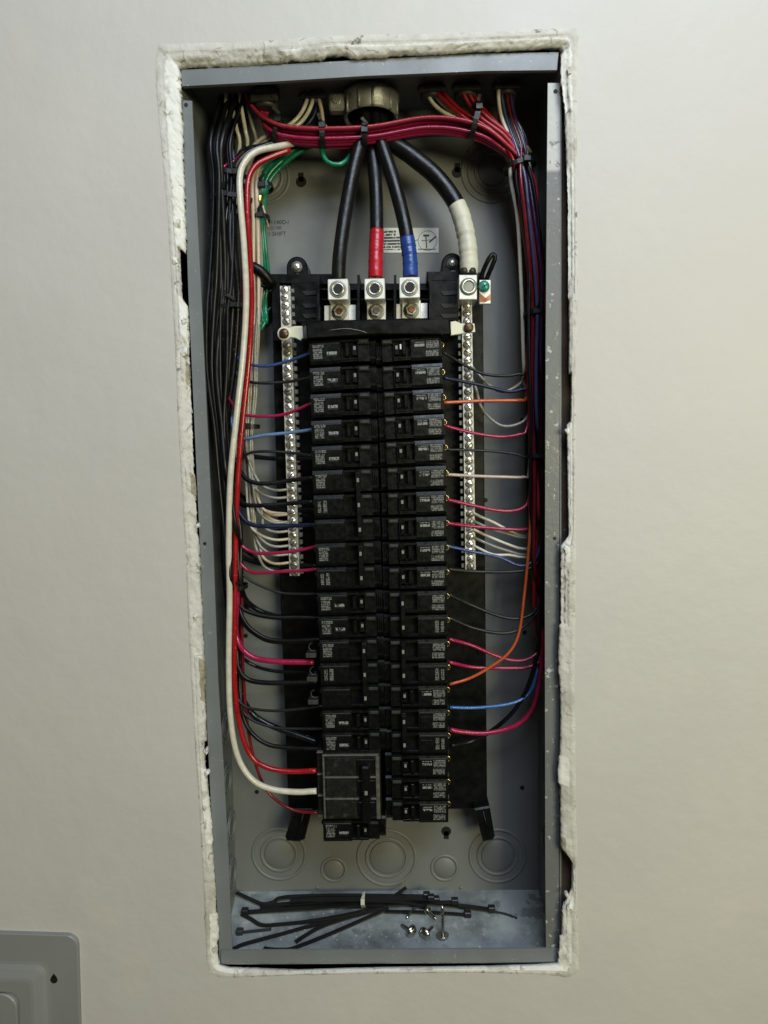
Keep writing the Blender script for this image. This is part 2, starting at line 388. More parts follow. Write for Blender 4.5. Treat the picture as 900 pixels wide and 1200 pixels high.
# broken plaster rim round the opening (profile: skim feathering, ridge, torn inner slope, return into the cavity)
rim = MB()
prof = [(-.20, .0002), (-.08, .0007), (.02, .0014), (.12, .0015), (.20, .0012), (.26, .0003), (.34, .0006), (.44, .0), (.54, -.0006), (.64, -.0014), (.74, -.0022), (.84, -.0034), (.93, -.0052), (1.0, -.0085), (1.03, -.015), (1.0, -.026)]
RR = random.Random(21)
def chunks(lo, hi):
    """piecewise values along the perimeter: broken lumps of different length, depth and reach"""
    out = []
    while len(out) < NP:
        n = RR.choice((RR.randint(lo, hi), RR.randint(lo, hi), RR.randint(hi, hi * 3))); v = (RR.random(), RR.random(), RR.random()); out += [v] * n
    return out[:NP]
CA = chunks(9, 34); CB = chunks(5, 18)
vs = []; K = len(prof); faces_mat = []
for i in range(NP):
    o = OUT[i]; n_ = INN[i]
    side = 'L' if i < 420 else 'B' if i < 580 else 'R' if i < 1000 else 'T'
    hs = {'L': (.7, .55), 'B': (.55, .8), 'R': (.6, .30), 'T': (1.1, 1.15)}[side]
    a, b = CA[i], CB[i]; lump = {'L': 1.0, 'B': .25, 'R': .7, 'T': .6}[side]
    for q, (t, h) in enumerate(prof):
        tt = t
        if .3 < t: tt += lump * .11 * fbm(o[0] * .30, o[1] * .30, 11 + q * 1.3)
        if t > .7: tt += lump * ((a[1] - .5) * .22 + (b[1] - .5) * .14)
        if t < 0 and side in 'LR': tt *= .6
        void = a[2] < .13 and side != 'B'
        if void and t > .4: tt = min(tt, .52 + .12 * b[0] + .05 * fbm(o[0] * .4, o[1] * .4, 3))
        px, py = lerp(o[0], n_[0], tt), lerp(o[1], n_[1], tt)
        if t <= .3: hh = h * hs[0] * (.55 + .45 * fbm(px * .03, py * .03, 8)) + .0003 * fbm(px * .22, py * .22, 5, 3)
        else:
            hh = h * hs[1]
            if t < .98:
                edge = .30 + .35 * b[2]
                if t > edge: hh -= lump * .0034 * (a[0] ** 2) * (1 if a[2] > .35 else 0)
                hh += lump * .0017 * (b[0] - .45) * (1 if t < edge + .25 else .6)
            if void and t > .5: hh -= .004 + .008 * (t - .5)
            hh += lump * (.0007 * fbm(px * .35, py * .35, 2.7, 4) + .0006 * fbm(px * .09, py * .09, 9, 3))
        yy = WALL_Y - hh
        if t < -.15: yy = WALL_Y + .0003
        vs.append(at(px, py, yy))
fs = []
for i in range(NP):
    j = (i + 1) % NP
    for q in range(K - 1):
        fs.append([i * K + q, j * K + q, j * K + q + 1, i * K + q + 1])
        white = CA[i][2] > .45 and CB[i][2] > .25
        faces_mat.append(0 if q < 6 else (1 if white else (2 if CB[i][0] > .86 and q > 8 else 0)))
rim.add(vs, fs, True); rim.mi = faces_mat
rim_o = rim.build('plaster_rim', ['plaster', 'plaster_white', 'torn_paper'], wall_o, fix=True)
# loose chips and crumbs of plaster stuck in the opening
chips = [(208, 262, 13), (206, 306, 10), (216, 376, 8), (217, 412, 12), (232, 616, 7),
         (233, 662, 6), (229, 722, 8), (242, 880, 9), (243, 905, 8), (240, 946, 7), (667, 84, 9), (664, 505, 7), (667, 1062, 10), (664, 1048, 7),
         (252, 1112, 6), (664, 644, 9)]
for cx, cy, sz in chips:
    c = at(cx, cy, WALL_Y + .0005); m = MB(); n = 9; r = sz * .00036
    pts = []; ph = R.random() * 6
    for i in range(n):
        a = 2 * math.pi * i / n; rr = r * R.uniform(.65, 1.25); pts.append((c.x + rr * math.cos(a) * .8, c.z + rr * math.sin(a)))
    y0 = c.y - .002
    tv = [(x, y0 + R.uniform(-.0012, .0012), z) for x, z in pts]; bv = [(x, y0 + .005, z) for x, z in pts]
    m.add([(c.x, y0 - .0012, c.z)] + tv + bv, [[0, 1 + i, 1 + (i + 1) % n] for i in range(n)] + [[1 + i, 1 + n + i, 1 + n + (i + 1) % n, 1 + (i + 1) % n] for i in range(n)])
    m.build('plaster_chip', 'plaster_white' if R.random() < .6 else 'plaster', wall_o)
# what shows in the gap: a stud, a header and a tuft of insulation in a dark cavity
m = MB(); a, b = at(652, 60, 0), at(700, 1000, 0); m.box(HW + .002, HW + .04, .006, .09, -.25, 1.15, .001); m.build('stud', 'stud_wood', wall_o)
m = MB(); m.box(-.3, HW + .001, .008, .09, .915, .96, .001); m.build('header', 'stud_wood', wall_o)
m = MB(); m.box(-.36, -.225, .02, .1, -.25, .914, .001); m.build('stud', 'stud_wood', wall_o)
m = MB(); m.box(-.224, HW + .001, .02, .1, -.08, -.045, .001); m.build('sill_plate', 'stud_wood', wall_o)
m = MB()
for k in range(70):
    p = at(R.uniform(196, 208), R.uniform(86, 133), .002); q = [p + Vector((R.uniform(-.004, .004), R.uniform(-.003, .003), R.uniform(-.006, .006))) for _ in range(3)]
    m.tube(smoothpath([p] + q, .002), .0006, 5)
t = m.build('insulation_tuft', 'insulation', wall_o); t['kind'] = 'stuff'
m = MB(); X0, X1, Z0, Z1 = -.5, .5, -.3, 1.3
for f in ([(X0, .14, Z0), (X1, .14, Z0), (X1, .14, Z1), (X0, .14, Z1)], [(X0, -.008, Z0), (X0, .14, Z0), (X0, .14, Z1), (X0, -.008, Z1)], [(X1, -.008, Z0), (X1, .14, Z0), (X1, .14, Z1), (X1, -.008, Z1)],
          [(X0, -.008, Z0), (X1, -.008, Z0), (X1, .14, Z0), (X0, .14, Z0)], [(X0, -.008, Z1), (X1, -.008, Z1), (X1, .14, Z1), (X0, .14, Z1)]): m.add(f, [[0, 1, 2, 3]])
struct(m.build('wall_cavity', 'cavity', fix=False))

# ---------------------------------------------------------------- enclosure
box = empty('panel_enclosure', at(456, 1128, .05)); tag(box, 'grey steel breaker panel box recessed in the broken wall opening', 'panel box')
FL = [at(x, y, 0) for x, y in ((212, 82), (656, 61), (656, 1127), (259, 1129))]     # TL TR BR BL
FL[0].x = max(FL[0].x, -HW - .002)
BB = [Vector((-.178, BACK_Y, .905)), Vector((.18, BACK_Y, .912)), at(631, 1043, BACK_Y), at(277, 1045, BACK_Y)]
def plate(name, q, th_dir, material, parent, n=1):
    m = MB(); d = Vector(th_dir); q = [Vector(v) for v in q]
    m.add(q + [v + d for v in q], [[0, 1, 2, 3], [7, 6, 5, 4], [0, 4, 5, 1], [1, 5, 6, 2], [2, 6, 7, 3], [3, 7, 4, 0]]); return m.build(name, material, parent)
T = .0016
plate('back_panel', BB, (0, T, 0), 'panel_back_paint', box)
plate('side_panel', [FL[0], BB[0], BB[3], FL[3]], (-T, 0, 0), 'panel_paint', box)
plate('side_panel', [FL[1], BB[1], BB[2], FL[2]], (T, 0, 0), 'panel_paint', box)
plate('top_panel', [FL[0] - Vector((0, 0, .003)), FL[1] - Vector((0, 0, .003)), BB[1], BB[0]], (0, 0, T), 'panel_paint', box)
floor_q = [FL[3], FL[2], BB[2], BB[3]]
plate('bottom_panel', [v + Vector((0, 0, .0004)) for v in floor_q], (0, 0, -T), 'panel_floor_paint', box)
def floorpt(px, py, h=0.0):
    """the point of the box floor (lifted by h) seen at a pixel"""
    a, b, d = FL[3], FL[2], BB[3]; n = (b - a).cross(d - a).normalized()
    if n.z < 0: n = -n
    r = ray(px, py); o = a + n * h; return CAMLOC + r * ((o - CAMLOC).dot(n) / r.dot(n))
def flange(name, pts, material, Yf=-.0006, th=.0018):
    m = MB(); m.pxprism(pts, Yf, Yf + th, .0003); return m.build(name, material, box)
flange('flange', [(213, 117), (225, 118), (228.5, 200), (236, 350), (243, 500), (250, 650), (255.5, 800), (262, 900), (268, 1010), (272, 1113), (272, 1127), (259, 1129), (250, 1000), (243, 860), (234.5, 650), (228, 500), (221, 350), (216, 200)], 'flange_paint')
flange('flange', [(642, 97), (656.5, 97), (656.5, 300), (655.5, 600), (655, 900), (655, 1127), (640, 1127), (639, 1000), (638.5, 700), (639.5, 400), (641, 200)], 'flange_splashed')
flange('flange', [(212, 82), (330, 75.5), (460, 68), (560, 63), (655, 61), (653, 82), (570, 83), (430, 89), (320, 95.5), (213, 101)], 'flange_paint', -.0045, .004)
flange('flange', [(259, 1114), (350, 1113.5), (640, 1111.5), (655, 1112), (655, 1127), (259, 1129)], 'flange_paint', -.0030)
def hole_disc(px, py, Y, rpx, name='screw_hole', parent=None, ring=True):
    c = at(px, py, Y); r = rpx * (Y - CAMLOC.y) / FPX; m = MB(); m.cyl(c + Vector((0, 0, 0)), (0, -1, 0), r, .00025, 14); o = m.build(name, 'slot_black', parent or box)
    return o
hole_disc(218, 123, -.0007, 2.2); hole_disc(651, 107, -.0007, 2.4); hole_disc(240, 637, -.0007, 2); hole_disc(650, 631, -.0007, 2)
for px, py in ((612, 492), (617, 548), (615, 741), (612, 923), (288, 745), (301, 928), (569, 586)): hole_disc(px, py, BACK_Y - .0004, 2.6)
def keyhole(px, py, up):
    c = at(px, py, BACK_Y - .0004); m = MB(); s = .00097
    m.cyl(c, (0, -1, 0), 6 * s, .0003, 18); z = -1 if up < 0 else 1
    m.box(c.x - 3 * s, c.x + 3 * s, c.y - .0003, c.y, c.z, c.z + z * 10 * s, .0001); m.build('keyhole', 'slot_black', box)
keyhole(353, 213, 1); keyhole(536, 202, 1); keyhole(523, 974, -1)
def knock(px, py, rs, Y=BACK_Y, a0=0, a1=2 * math.pi):
    c = at(px, py, Y - .0002); m = MB()
    for r in rs: m.ring(c, (0, 1, 0), r * .00097, .0019, 40, 8, a0, a1, .62)
    m.lathe(c + Vector((0, .0003, 0)), (0, -1, 0), [(rs[-1] * .00097 * .86, 0), (rs[-1] * .00097 * .8, .0009), (0.00001, .0010)], 30)
    return m.build('knockout', 'panel_back_paint', box)
knock(327, 1001, (33, 22)); knock(391, 1019, (15,)); knock(453, 1005, (36, 25)); knock(521, 1017, (16,)); knock(583, 1003, (34, 24))
knock(577, 200, (34, 27, 19)); knock(310, 208, (28, 20))
for sx, tab in ((-1, ((.22, .05), (.16, .045), (.10, .055), (.045, .05))), (1, ((.17, .05), (.08, .05)))):
    for z, y in tab:
        m = MB(); c = Vector((sx * (HW - .0016), y + .01, z + .01))
        if sx > 0: c.x = HW - .001
        for r in (.017, .011): m.ring(c, (1, 0, 0), r, .0011, 30, 6, flat=.8)
        m.build('knockout', 'panel_paint', box)
# little rivet bumps on the floor seam
for px in (372, 540):
    m = MB(); m.lathe(at(px, 1040, BACK_Y), (0, -1, 0), [(.0022, 0), (.002, .0008), (.0005, .0012)], 12); m.build('rivet', 'panel_paint', box)
# caution sticker and stamped lot marks on the back plate
m = MB(); m.pxprism([(443, 267), (514, 267), (514, 296), (443, 296)], BACK_Y - .0006, BACK_Y - .0001); st = m.build('sticker', 'sticker', box)
m = MB(); m.pxprism([(446, 270), (480, 270), (480, 293), (446, 293)], BACK_Y - .0008, BACK_Y - .0006); m.build('print', 'sticker_print', st)
m = MB(); c = at(501, 282, BACK_Y - .0008); m.ring(c, (0, 1, 0), .0105, .0002, 32, 4)
for (x0, y0, x1, y1, w_) in ((499, 275, 500, 291, 1.2), (496, 276, 503, 276, 2), (503, 284, 511, 277, 1.6), (490, 292, 511, 292, .8), (494, 282, 506, 281, .6), (482, 283, 490, 281, .5)):
    m.strap([at(x0, y0, BACK_Y - .0008), at(x1, y1, BACK_Y - .0008)], w_ * .00097, .0002, Vector((0, 1, 0)))
m.build('diagram', 'ink', st)['kind'] = 'stuff'
def text_part(txt, px, py, Y, size, material, parent, name='printed_text'):
    cu = bpy.data.curves.new(name, 'FONT'); cu.body = txt; cu.size = size; cu.align_x = 'LEFT'; cu.extrude = .00005
    t = bpy.data.objects.new(name, cu); C.objects.link(t); bpy.context.view_layer.update()
    me = bpy.data.meshes.new_from_object(t.evaluated_get(bpy.context.evaluated_depsgraph_get())); bpy.data.objects.remove(t)
    me.materials.clear(); me.materials.append(M(material)); o = bpy.data.objects.new(name, me); C.objects.link(o)
    o.parent = parent; o.location = at(px, py, Y) - WL[parent]; o.rotation_euler = (rad(90), 0, 0); return o
text_part('11140D-/', 314, 263, BACK_Y - .0003, .0062, 'stamp_ink', box)
text_part('121100', 315, 269, BACK_Y - .0003, .0048, 'tie_grey', box)
text_part('1 SHIFT', 314, 276.5, BACK_Y - .0003, .0062, 'stamp_ink', box)

# ---------------------------------------------------------------- chassis (bus base, lugs, neutral bars)
ch = empty('bus_chassis', at(445, 950, .08)); tag(ch, 'black plastic bus chassis with three lugs and two screw bars behind the breakers', 'bus chassis')
m = MB(); m.pxprism([(318, 332), (566, 332), (568, 600), (571, 948), (338, 950), (325, 600)], .074, .092, .0008)
m.build('base_plate', 'black_plastic', ch)
m = MB()
m.pxprism([(300, 321), (402, 321), (402, 333), (300, 331)], .060, .09, .0008); m.pxprism([(500, 318), (545, 318), (545, 330), (500, 330)], .060, .09, .0008)
m.pxprism([(341, 331), (373, 331), (373, 378), (343, 378)], .056, .09, .0008); m.pxprism([(505, 328), (539, 328), (539, 376), (505, 376)], .056, .09, .0008)
m.pxprism([(318, 331), (328, 331), (331, 400), (320, 400)], .06, .09, .0008)
m.pxprism([(352, 378), (535, 376), (534, 388), (354, 392)], .05, .09, .0008)
for x in (373, 420, 463, 505): m.pxprism([(x - 1.5, 322), (x + 1.5, 322), (x + 1.5, 376), (x - 1.5, 376)], .034, .088, .0003)
for y in (338, 350): m.pxprism([(373, y), (507, y), (507, y + 1.6), (373, y + 1.6)], .058, .088)
m.build('lug_housing', 'black_plastic', ch)
for x0, x1 in ((345, 371), (507, 536)):
    for y in (341, 356, 368):
        m = MB(); m.pxprism([(x0 + 9, y), (x1, y - .5), (x1, y + 4), (x0 + 13, y + 5)], .0548, .0562); m.build('slot', 'slot_black', ch)
for px, py in ((348, 313), (530, 309)):
    c = at(px, py, .066); s = .00094
    m = MB(); pts = [(c.x + 12 * s * math.cos(a), c.z + 12 * s * math.sin(a)) for a in [i * math.pi / 10 for i in range(11)]] + [(c.x - 12 * s, c.z - 18 * s), (c.x + 12 * s, c.z - 18 * s)]
    m.prism(pts, c.y, .095, .001); e = m.build('mounting_ear', 'black_plastic', ch)
    m = MB(); m.lathe(c, (0, -1, 0), [(6.2 * s, 0), (6.2 * s, .0012), (4.5 * s, .0014), (4.4 * s, .003), (3.2 * s, .0042), (.0001, .0044)], 20); m.build('screw', 'screw_steel', e)
    c2 = at(px + 1, py + 13, .0655); m = MB(); m.cyl(c2, (0, -1, 0), 5 * s, .0004, 14); m.build('slot', 'panel_back_paint', e)
# snap handles
m = MB(); m.tube(pxpath([(294, 313, .05), (299, 314, .05), (310, 322, .052), (319, 334, .058)], .006), .0058, 10); m.tube(pxpath([(296, 319, .052), (296, 332, .056), (316, 336, .06)], .004), .003, 8); m.build('handle', 'black_plastic', ch)
m = MB(); m.tube(pxpath([(563, 330, .06), (566, 318, .055), (573, 303, .05), (578, 298, .05), (580, 303, .05), (574, 318, .055), (569, 330, .06)], .003), .0024, 8)
m.pxprism([(556, 320), (566, 318), (569, 330), (556, 330)], .06, .08, .001); m.build('handle', 'black_plastic', ch)
# feet
for pts, mt in (([(346, 948), (366, 948), (357, 984), (350, 987), (336, 986), (334, 981)], 0), ([(556, 948), (574, 945), (580, 981), (577, 985), (566, 987)], 1)):
    m = MB(); m.pxprism(pts, .058, .093, .0015)
    x0, y0, x1, y1 = ((356, 952, 346, 984), (566, 950, 573, 982))[mt]
    m.tube([at(x0, y0, .058), at(x1, y1, .058)], .0013, 6); m.tube([at(x0 + 5, y0, .059), at(x1 + 4, y1 - 2, .059)], .001, 6)
    m.build('foot', 'black_plastic', ch)
# cover bar over the bus ends, with ivory straps
m = MB(); m.pxprism([(358, 377), (440, 374), (527, 374), (529, 391), (442, 392), (360, 396)], .010, .055, .0012)
cb = m.build('cover_bar', 'black_plastic', ch)
m = MB(); m.tube(pxpath([(386, 387, .0095), (405, 385, .0095), (420, 387, .0095), (430, 390, .0095)], 0), .0003, 5); m.build('scratch', 'cast_zinc', cb)
m = MB(); m.pxprism([(338, 384), (345, 382), (354, 382), (355, 396), (352, 399), (346, 396), (338, 395)], .034, .038, .0006)
m.lathe(at(333, 391, .034), (0, -1, 0), [(.0072, -.003), (.0072, 0), (.0062, .0008)], 20)
s1 = m.build('strap', 'ivory', ch); m = MB(); m.pxprism([(355, 383), (366, 378), (367, 397), (355, 397)], .035, .05, .0005); m.build('strap_clip', 'dusty_ridge', ch)
m = MB(); m.pxprism([(528, 377), (534, 376), (540, 379), (556, 379), (557, 389), (543, 391), (528, 393)], .030, .034, .0006)
s2 = m.build('strap', 'ivory', ch)
for st_, px, py, Y in ((s1, 333, 391, .0325), (s2, 549, 384, .0295)):
    m = MB(); c = at(px, py, Y); m.lathe(c, (0, -1, 0), [(.0050, 0), (.0050, .002), (.0042, .003), (.0001, .0032)], 20); m.build('screw', 'bronze_screw', st_)
# three hot lugs
def lug(px, py, s, Y, bolt=True):
    c = at(px, py, Y); k = (Y - CAMLOC.y) / FPX; h = s * k
    m = MB(); m.box(c.x - h, c.x + h, Y, Y + .03, c.z - h, c.z + h, .0007); o = m.build('lug', 'aluminium', ch)
    m = MB(); cc = Vector((c.x, Y, c.z))
    m.lathe(cc, (0, -1, 0), [(9.8 * k, -.001), (9.8 * k, .0003), (9.2 * k, .0006), (7.4 * k, .0004)], 28); m.build('thread_ring', 'ring_metal', o)
    m = MB(); m.ring(cc + Vector((0, -.0008, 0)), (0, 1, 0), 6.3 * k, 1.0 * k, 28, 8); m.build('collar', 'screw_steel', o)
    m = MB(); m.cyl(cc, (0, -1, 0), 5.5 * k, .0007, 6 if bolt else 20); m.build('set_screw', 'slot_black', o)
    for i in range(5):
        m = MB(); a = at(px - 5 + 2.4 * i, py - s + 1, Y + .012); m.tube([a, a + Vector((R.uniform(-.001, .001), 0, .006))], .0006, 5); m.build('copper_strand', 'copper', o)
    return o
for px, py, rj in ((396, 339, 1), (439, 338.5, 0), (480, 337, 1)):
    lug(px, py, 11.6, .020)
    Y = .040
    if rj:
        m = MB(); m.pxprism([(px - 16, py + 19), (px + 21, py + 18), (px + 21, py + 36), (px - 16, py + 36.5)], Y + .006, Y + .012, .0004); m.build('bus_bar', 'aluminium', ch)
    m = MB(); m.pxprism([(px - 9, py + 15), (px + 13, py + 15), (px + 13, py + 36), (px - 9, py + 36)], Y + .002, Y + .010, .0006); bb = m.build('bus_tab', 'aluminium', ch)
    c = at(px + 2, py + 27, Y + .002); k = .00091
    m = MB(); m.lathe(c, (0, -1, 0), [(9 * k, 0), (9 * k, .0008), (8 * k, .001), (6.2 * k, .001)], 24); m.build('washer', 'ring_metal', bb)
    m = MB(); m.lathe(c + Vector((0, -.001, 0)), (0, -1, 0), [(6.8 * k, 0), (6.8 * k, .004), (6 * k, .0045), (4 * k, .0045), (3.8 * k, .003), (.00001, .003)], 6, False); m.build('nut', 'screw_steel', bb)
    m = MB(); m.cyl(c + Vector((0, -.004, 0)), (0, -1, 0), 3.4 * k, .003, 14); m.build('stud_end', 'copper' if rj else 'ring_metal', bb)
# neutral lug + bonding lug with green screw
m = MB(); m.pxprism([(538, 322), (559, 322), (559, 351), (538, 351)], .030, .058, .0007); nl = m.build('neutral_lug', 'aluminium', ch)
c = at(549, 336, .030); k = .00088
m = MB(); m.lathe(c, (0, -1, 0), [(10 * k, -.001), (10 * k, .0004), (8 * k, .0006)], 28); m.build('thread_ring', 'ring_metal', nl)
m = MB(); m.ring(c + Vector((0, -.0008, 0)), (0, 1, 0), 7.2 * k, 1.3 * k, 28, 8); m.build('collar', 'screw_steel', nl)
m = MB(); m.cyl(c, (0, -1, 0), 5.6 * k, .0009, 20); m.build('set_screw', 'ring_metal', nl)
m = MB(); m.pxprism([(562, 328), (575, 328), (575, 356), (562, 356)], .048, .052, .0005); bl = m.build('bonding_strap', 'aluminium', ch)
m = MB(); m.pxprism([(562, 343), (569, 349), (575, 344), (575, 351), (568, 354), (562, 354)], .0474, .0481); m.build('rust_patch', 'copper', bl)
m = MB(); c = at(567, 336, .048); m.lathe(c, (0, -1, 0), [(.0058, 0), (.0058, .0022), (.0048, .0034), (.0001, .0036)], 20); gs = m.build('green_screw', 'green_screw', bl)
m = MB()
for a in (.5, .5 + math.pi / 2): d = Vector((math.cos(a), 0, math.sin(a))) * .003; m.strap([c + Vector((0, -.0037, 0)) - d, c + Vector((0, -.0037, 0)) + d], .0009, .0004, Vector((0, 1, 0)))
m.build('screw_cross', 'slot_black', gs)
# neutral bars: a screw every 8.5 mm
head = MB(); head.lathe((0, 0, 0), (0, -1, 0), [(.0042, 0), (.0042, .0006), (.0036, .0013), (.0001, .0014)], 14, True)
head.cur = 1; head.box(-.0032, .0032, -.0017, -.0012, -.0005, .0005, .0001)
def screw_mesh():
    o = head.build('screw', ['screw_steel', 'slot_black'], None, origin=(0, 0, 0)); me = o.data; bpy.data.objects.remove(o); return me
SCREW = [screw_mesh() for _ in range(3)]; SCREW[1].materials[0] = M('screw_dull')
def bar(p0, p1, p2, p3, Y, skip, n):
    m = MB(); m.pxprism([p0, p1, p2, p3], Y, Y + .014, .0005)
    o = m.build('neutral_bar', 'bar_metal', ch)
    a = at((p0[0] + p1[0]) / 2, p0[1], Y); b = at((p2[0] + p3[0]) / 2, p2[1], Y); side = 1 if p0[0] < 400 else -1
    for i in range(n):
        t = (i + .5) / n; p = a.lerp(b, t)
        py = lerp(p0[1], p2[1], t)
        if any(abs(py - s_) < 7 for s_ in skip): continue
        s_ = bpy.data.objects.new('screw', R.choice(SCREW)); C.objects.link(s_); s_.parent = o; s_.location = p - WL[o] + Vector((R.uniform(-.0003, .0003), -R.uniform(0, .0012), 0)); s_.rotation_euler = (0, R.uniform(0, 3.1), 0)
        q = p + Vector((side * .0076, .004, 0)); m = MB(); m.box(q.x - .0018, q.x + .0018, q.y, q.y + .006, q.z - .0024, q.z + .0024, .0005)
        m.build('lip', 'bar_dull', o)
    return o
b1 = bar((328, 335), (340, 335), (351, 675), (339.5, 675), .052, (391,), 38)
b2 = bar((541, 353), (553, 353), (557.5, 668), (545.5, 668), .052, (384,), 35)

# ---------------------------------------------------------------- breakers
IN = .0254
BY = .0176
def copy_tree(src, loc, roty):
    r = src.copy(); C.objects.link(r); r.location = loc; r.rotation_euler = (0, roty, 0); WL[r] = Vector(loc)
    for chd in [o for o in SRC[src]]:
        c = chd.copy(); C.objects.link(c); c.parent = r
        for g in SRC.get(chd, []):
            d = g.copy(); C.objects.link(d); d.parent = c
    return r
SRC = {}
def seg(m, x0, x1, prof, s, Wd):
    """extrude a (y,z) profile between fractions x0..x1 of the breaker length, mirrored when s<0"""
    a, b = (x0 * Wd, x1 * Wd) if s > 0 else ((1 - x0) * Wd, (1 - x1) * Wd)
    n = len(prof); vs = [(a, y, z) for y, z in prof] + [(b, y, z) for y, z in prof]
    m.add(vs, [list(range(n)), list(range(2 * n - 1, n - 1, -1))] + [[i, n + i, n + (i + 1) % n, (i + 1) % n] for i in range(n)])
def make_breaker(name, s, poles=1, style='single', Wd=.0680):
    root = empty(name, (0, 0, 0)); kids = []
    def part(m, nm, mt):
        o = m.build(nm, mt, root, local=True); kids.append(o); return o
    def X(f): return f * Wd if s > 0 else (1 - f) * Wd
    def bx(m, f0, f1, y0, y1, z0, z1, c=.0003): m.box(X(f0), X(f1), y0, y1, -z0 * IN, -z1 * IN, c)
    body = MB()
    for p in range(poles):
        o = p * IN
        t, b_ = -.0006 - o, -.0248 - o
        seg(body, .012, .47, [(.055, t), (.0036, t), (.0012, t - .0008), (0, t - .0050), (0, b_ + .003), (.0014, b_), (.055, b_)], s, Wd)
        seg(body, .47, .73, [(.055, t - .0004), (.0045, t - .0004), (.0010, t - .0014), (.0010, t - .0034), (.0075, t - .0036), (.0075, t - .0195), (.0012, t - .0197), (.0012, b_ + .0012), (.055, b_)], s, Wd)
        seg(body, .73, .90, [(.055, t), (.0036, t), (.0016, t - .0010), (.0014, t - .0062), (.0040, t - .0066), (.0040, b_ + .001), (.055, b_)], s, Wd)
        seg(body, .90, 1.0, [(.055, t - .001), (.0105, t - .001), (.0085, t - .003), (.0085, b_ + .004), (.011, b_), (.055, b_)], s, Wd)
        seg(body, -.015, .03, [(.055, t - .001), (.016, t - .001), (.013, t - .004), (.013, t - .013), (.022, t - .014), (.022, b_ + .002), (.055, b_)], s, Wd)
        for k in range(3): body.box(X(.915 + .03 * k), X(.928 + .03 * k), .0062, .01, -.005 - o - .0025 * k, -.018 - o, .0002)
        body.box(X(.462), X(.474), -.0006, .006, t - .002, t - .0212, .0002); body.box(X(.724), X(.735), -.0002, .006, t - .003, t - .0205, .0002)
        body.box(X(.474), X(.724), -.0004, .005, t - .0197, t - .0212, .0002)
    part(body, 'body', 'breaker_plastic')
    for p in range(poles):
        zo = p
        # toggle lever
        m = MB()
        if style == 'single': bx(m, .545, .60, -.0025, .008, .20 + zo, .74 + zo, .0006); bx(m, .64, .715, -.0012, .008, .30 + zo, .72 + zo, .0006)
        else: bx(m, .66, .735, -.0030, .008, .16 + zo, .80 + zo, .0006)
        tg = part(m, 'toggle', 'breaker_plastic')
        m = MB()
        if style == 'single': bx(m, .665, .70, -.0015, -.0012, .36 + zo, .50 + zo, .0001)
        else: bx(m, .68, .715, -.0054 if poles > 1 else -.0034, -.003, .40 + zo, .56 + zo, .0001)
        part(m, 'toggle_mark', 'toggle_mark')
        # paper/print areas
        m = MB()
        if p == 0 or poles == 1:
            if s > 0: bx(m, .055, .225, -.0003, .001, .22 + zo, .33 + zo, .0001); bx(m, .06, .20, -.0003, .001, .37 + zo, .78 + zo, .0001)
            else: bx(m, .05, .24, -.0003, .001, .22 + zo, .52 + zo, .0001); bx(m, .06, .25, -.0003, .001, .60 + zo, .84 + zo, .0001)
        elif p == 1: bx(m, .07, .12, -.0003, .001, .3 + zo, .75 + zo, .0001); bx(m, .15, .21, -.0003, .001, .26 + zo, .78 + zo, .0001)
        if m.v: part(m, 'label', 'breaker_print')
        if style == 'single':
            m = MB(); bx(m, .265, .415, -.0003, .001, *((.50, .68) if s > 0 else (.26, .44)), .0001); part(m, 'brand_print', 'breaker_brand')
        else:
            m = MB(); bx(m, .25, .44, -.0005, .001, .35 + zo, .86 + zo, .0003); part(m, 'blank_plate', 'breaker_plastic')
        m = MB(); bx(m, .04, .455, -.0001, .003, .155 + zo, .185 + zo, .0002); part(m, 'strip', 'breaker_highlight'); m = MB(); bx(m, .75, .885, .0009, .003, .10 + zo, .22 + zo, .0002); part(m, 'strip', 'breaker_highlight')  # pale strips: top-edge highlight put into the colour
        m = MB(); c = Vector((X(.005), .0125, -.0093 - zo * IN)); m.cyl(c, (0, -1, 0), .0030, .0015, 14); part(m, 'terminal_screw', 'bore_dark')
        if s < 0 or p == 0:
            m = MB(); m.ring(c + Vector((0, -.002, 0)), (0, 1, 0), .0026, .0006, 12, 6, -1.4, 1.5); part(m, 'terminal_rim_glint', 'brass' if s < 0 else 'ring_metal')  # brass arc on right breakers stands in for a yellow reflection of wire insulation
    if poles > 1:
        m = MB(); bx(m, .662, .733, -.0050, -.0024, .22, poles - 1 + .78, .0006); part(m, 'handle_tie', 'breaker_plastic')
    SRC[root] = kids
    return root
LT = [398.4, 430, 461, 492, 522, 550.5, 580, 608, 636, 665, 694, 722, 749, 777, 804, 832, 858, 884, 911, 936, 961]
RT = [396, 428, 458, 487.4, 517, 547, 576.7, 606.3, 635.3, 664.4, 693, 721, 749.4, 777, 803.8, 831, 858, 885.5, 912.8, 939]
def lx(y): return interp([(398, 360.5), (550, 364.5), (700, 371), (800, 375), (858, 377), (960, 377)], y)
def rx(y): return interp([(396, 439), (550, 446), (700, 448.5), (800, 450), (940, 452)], y)
ORD = ['topmost', 'second', 'third', 'fourth', 'fifth', 'sixth', 'seventh', 'eighth', 'ninth', 'tenth', 'eleventh', 'twelfth', 'thirteenth', 'fourteenth', 'fifteenth', 'sixteenth', 'seventeenth', 'eighteenth']
protoL = make_breaker('circuit_breaker', 1); protoR = make_breaker('circuit_breaker', -1, Wd=.0675)
used = set()
def put(proto, loc, rot):
    if proto not in used: used.add(proto); proto.location = loc; proto.rotation_euler = (0, rot, 0); return proto
    return copy_tree(proto, loc, rot)
def rowrot(y): return -interp([(396, .035), (550, .018), (800, .006), (950, 0)], y)
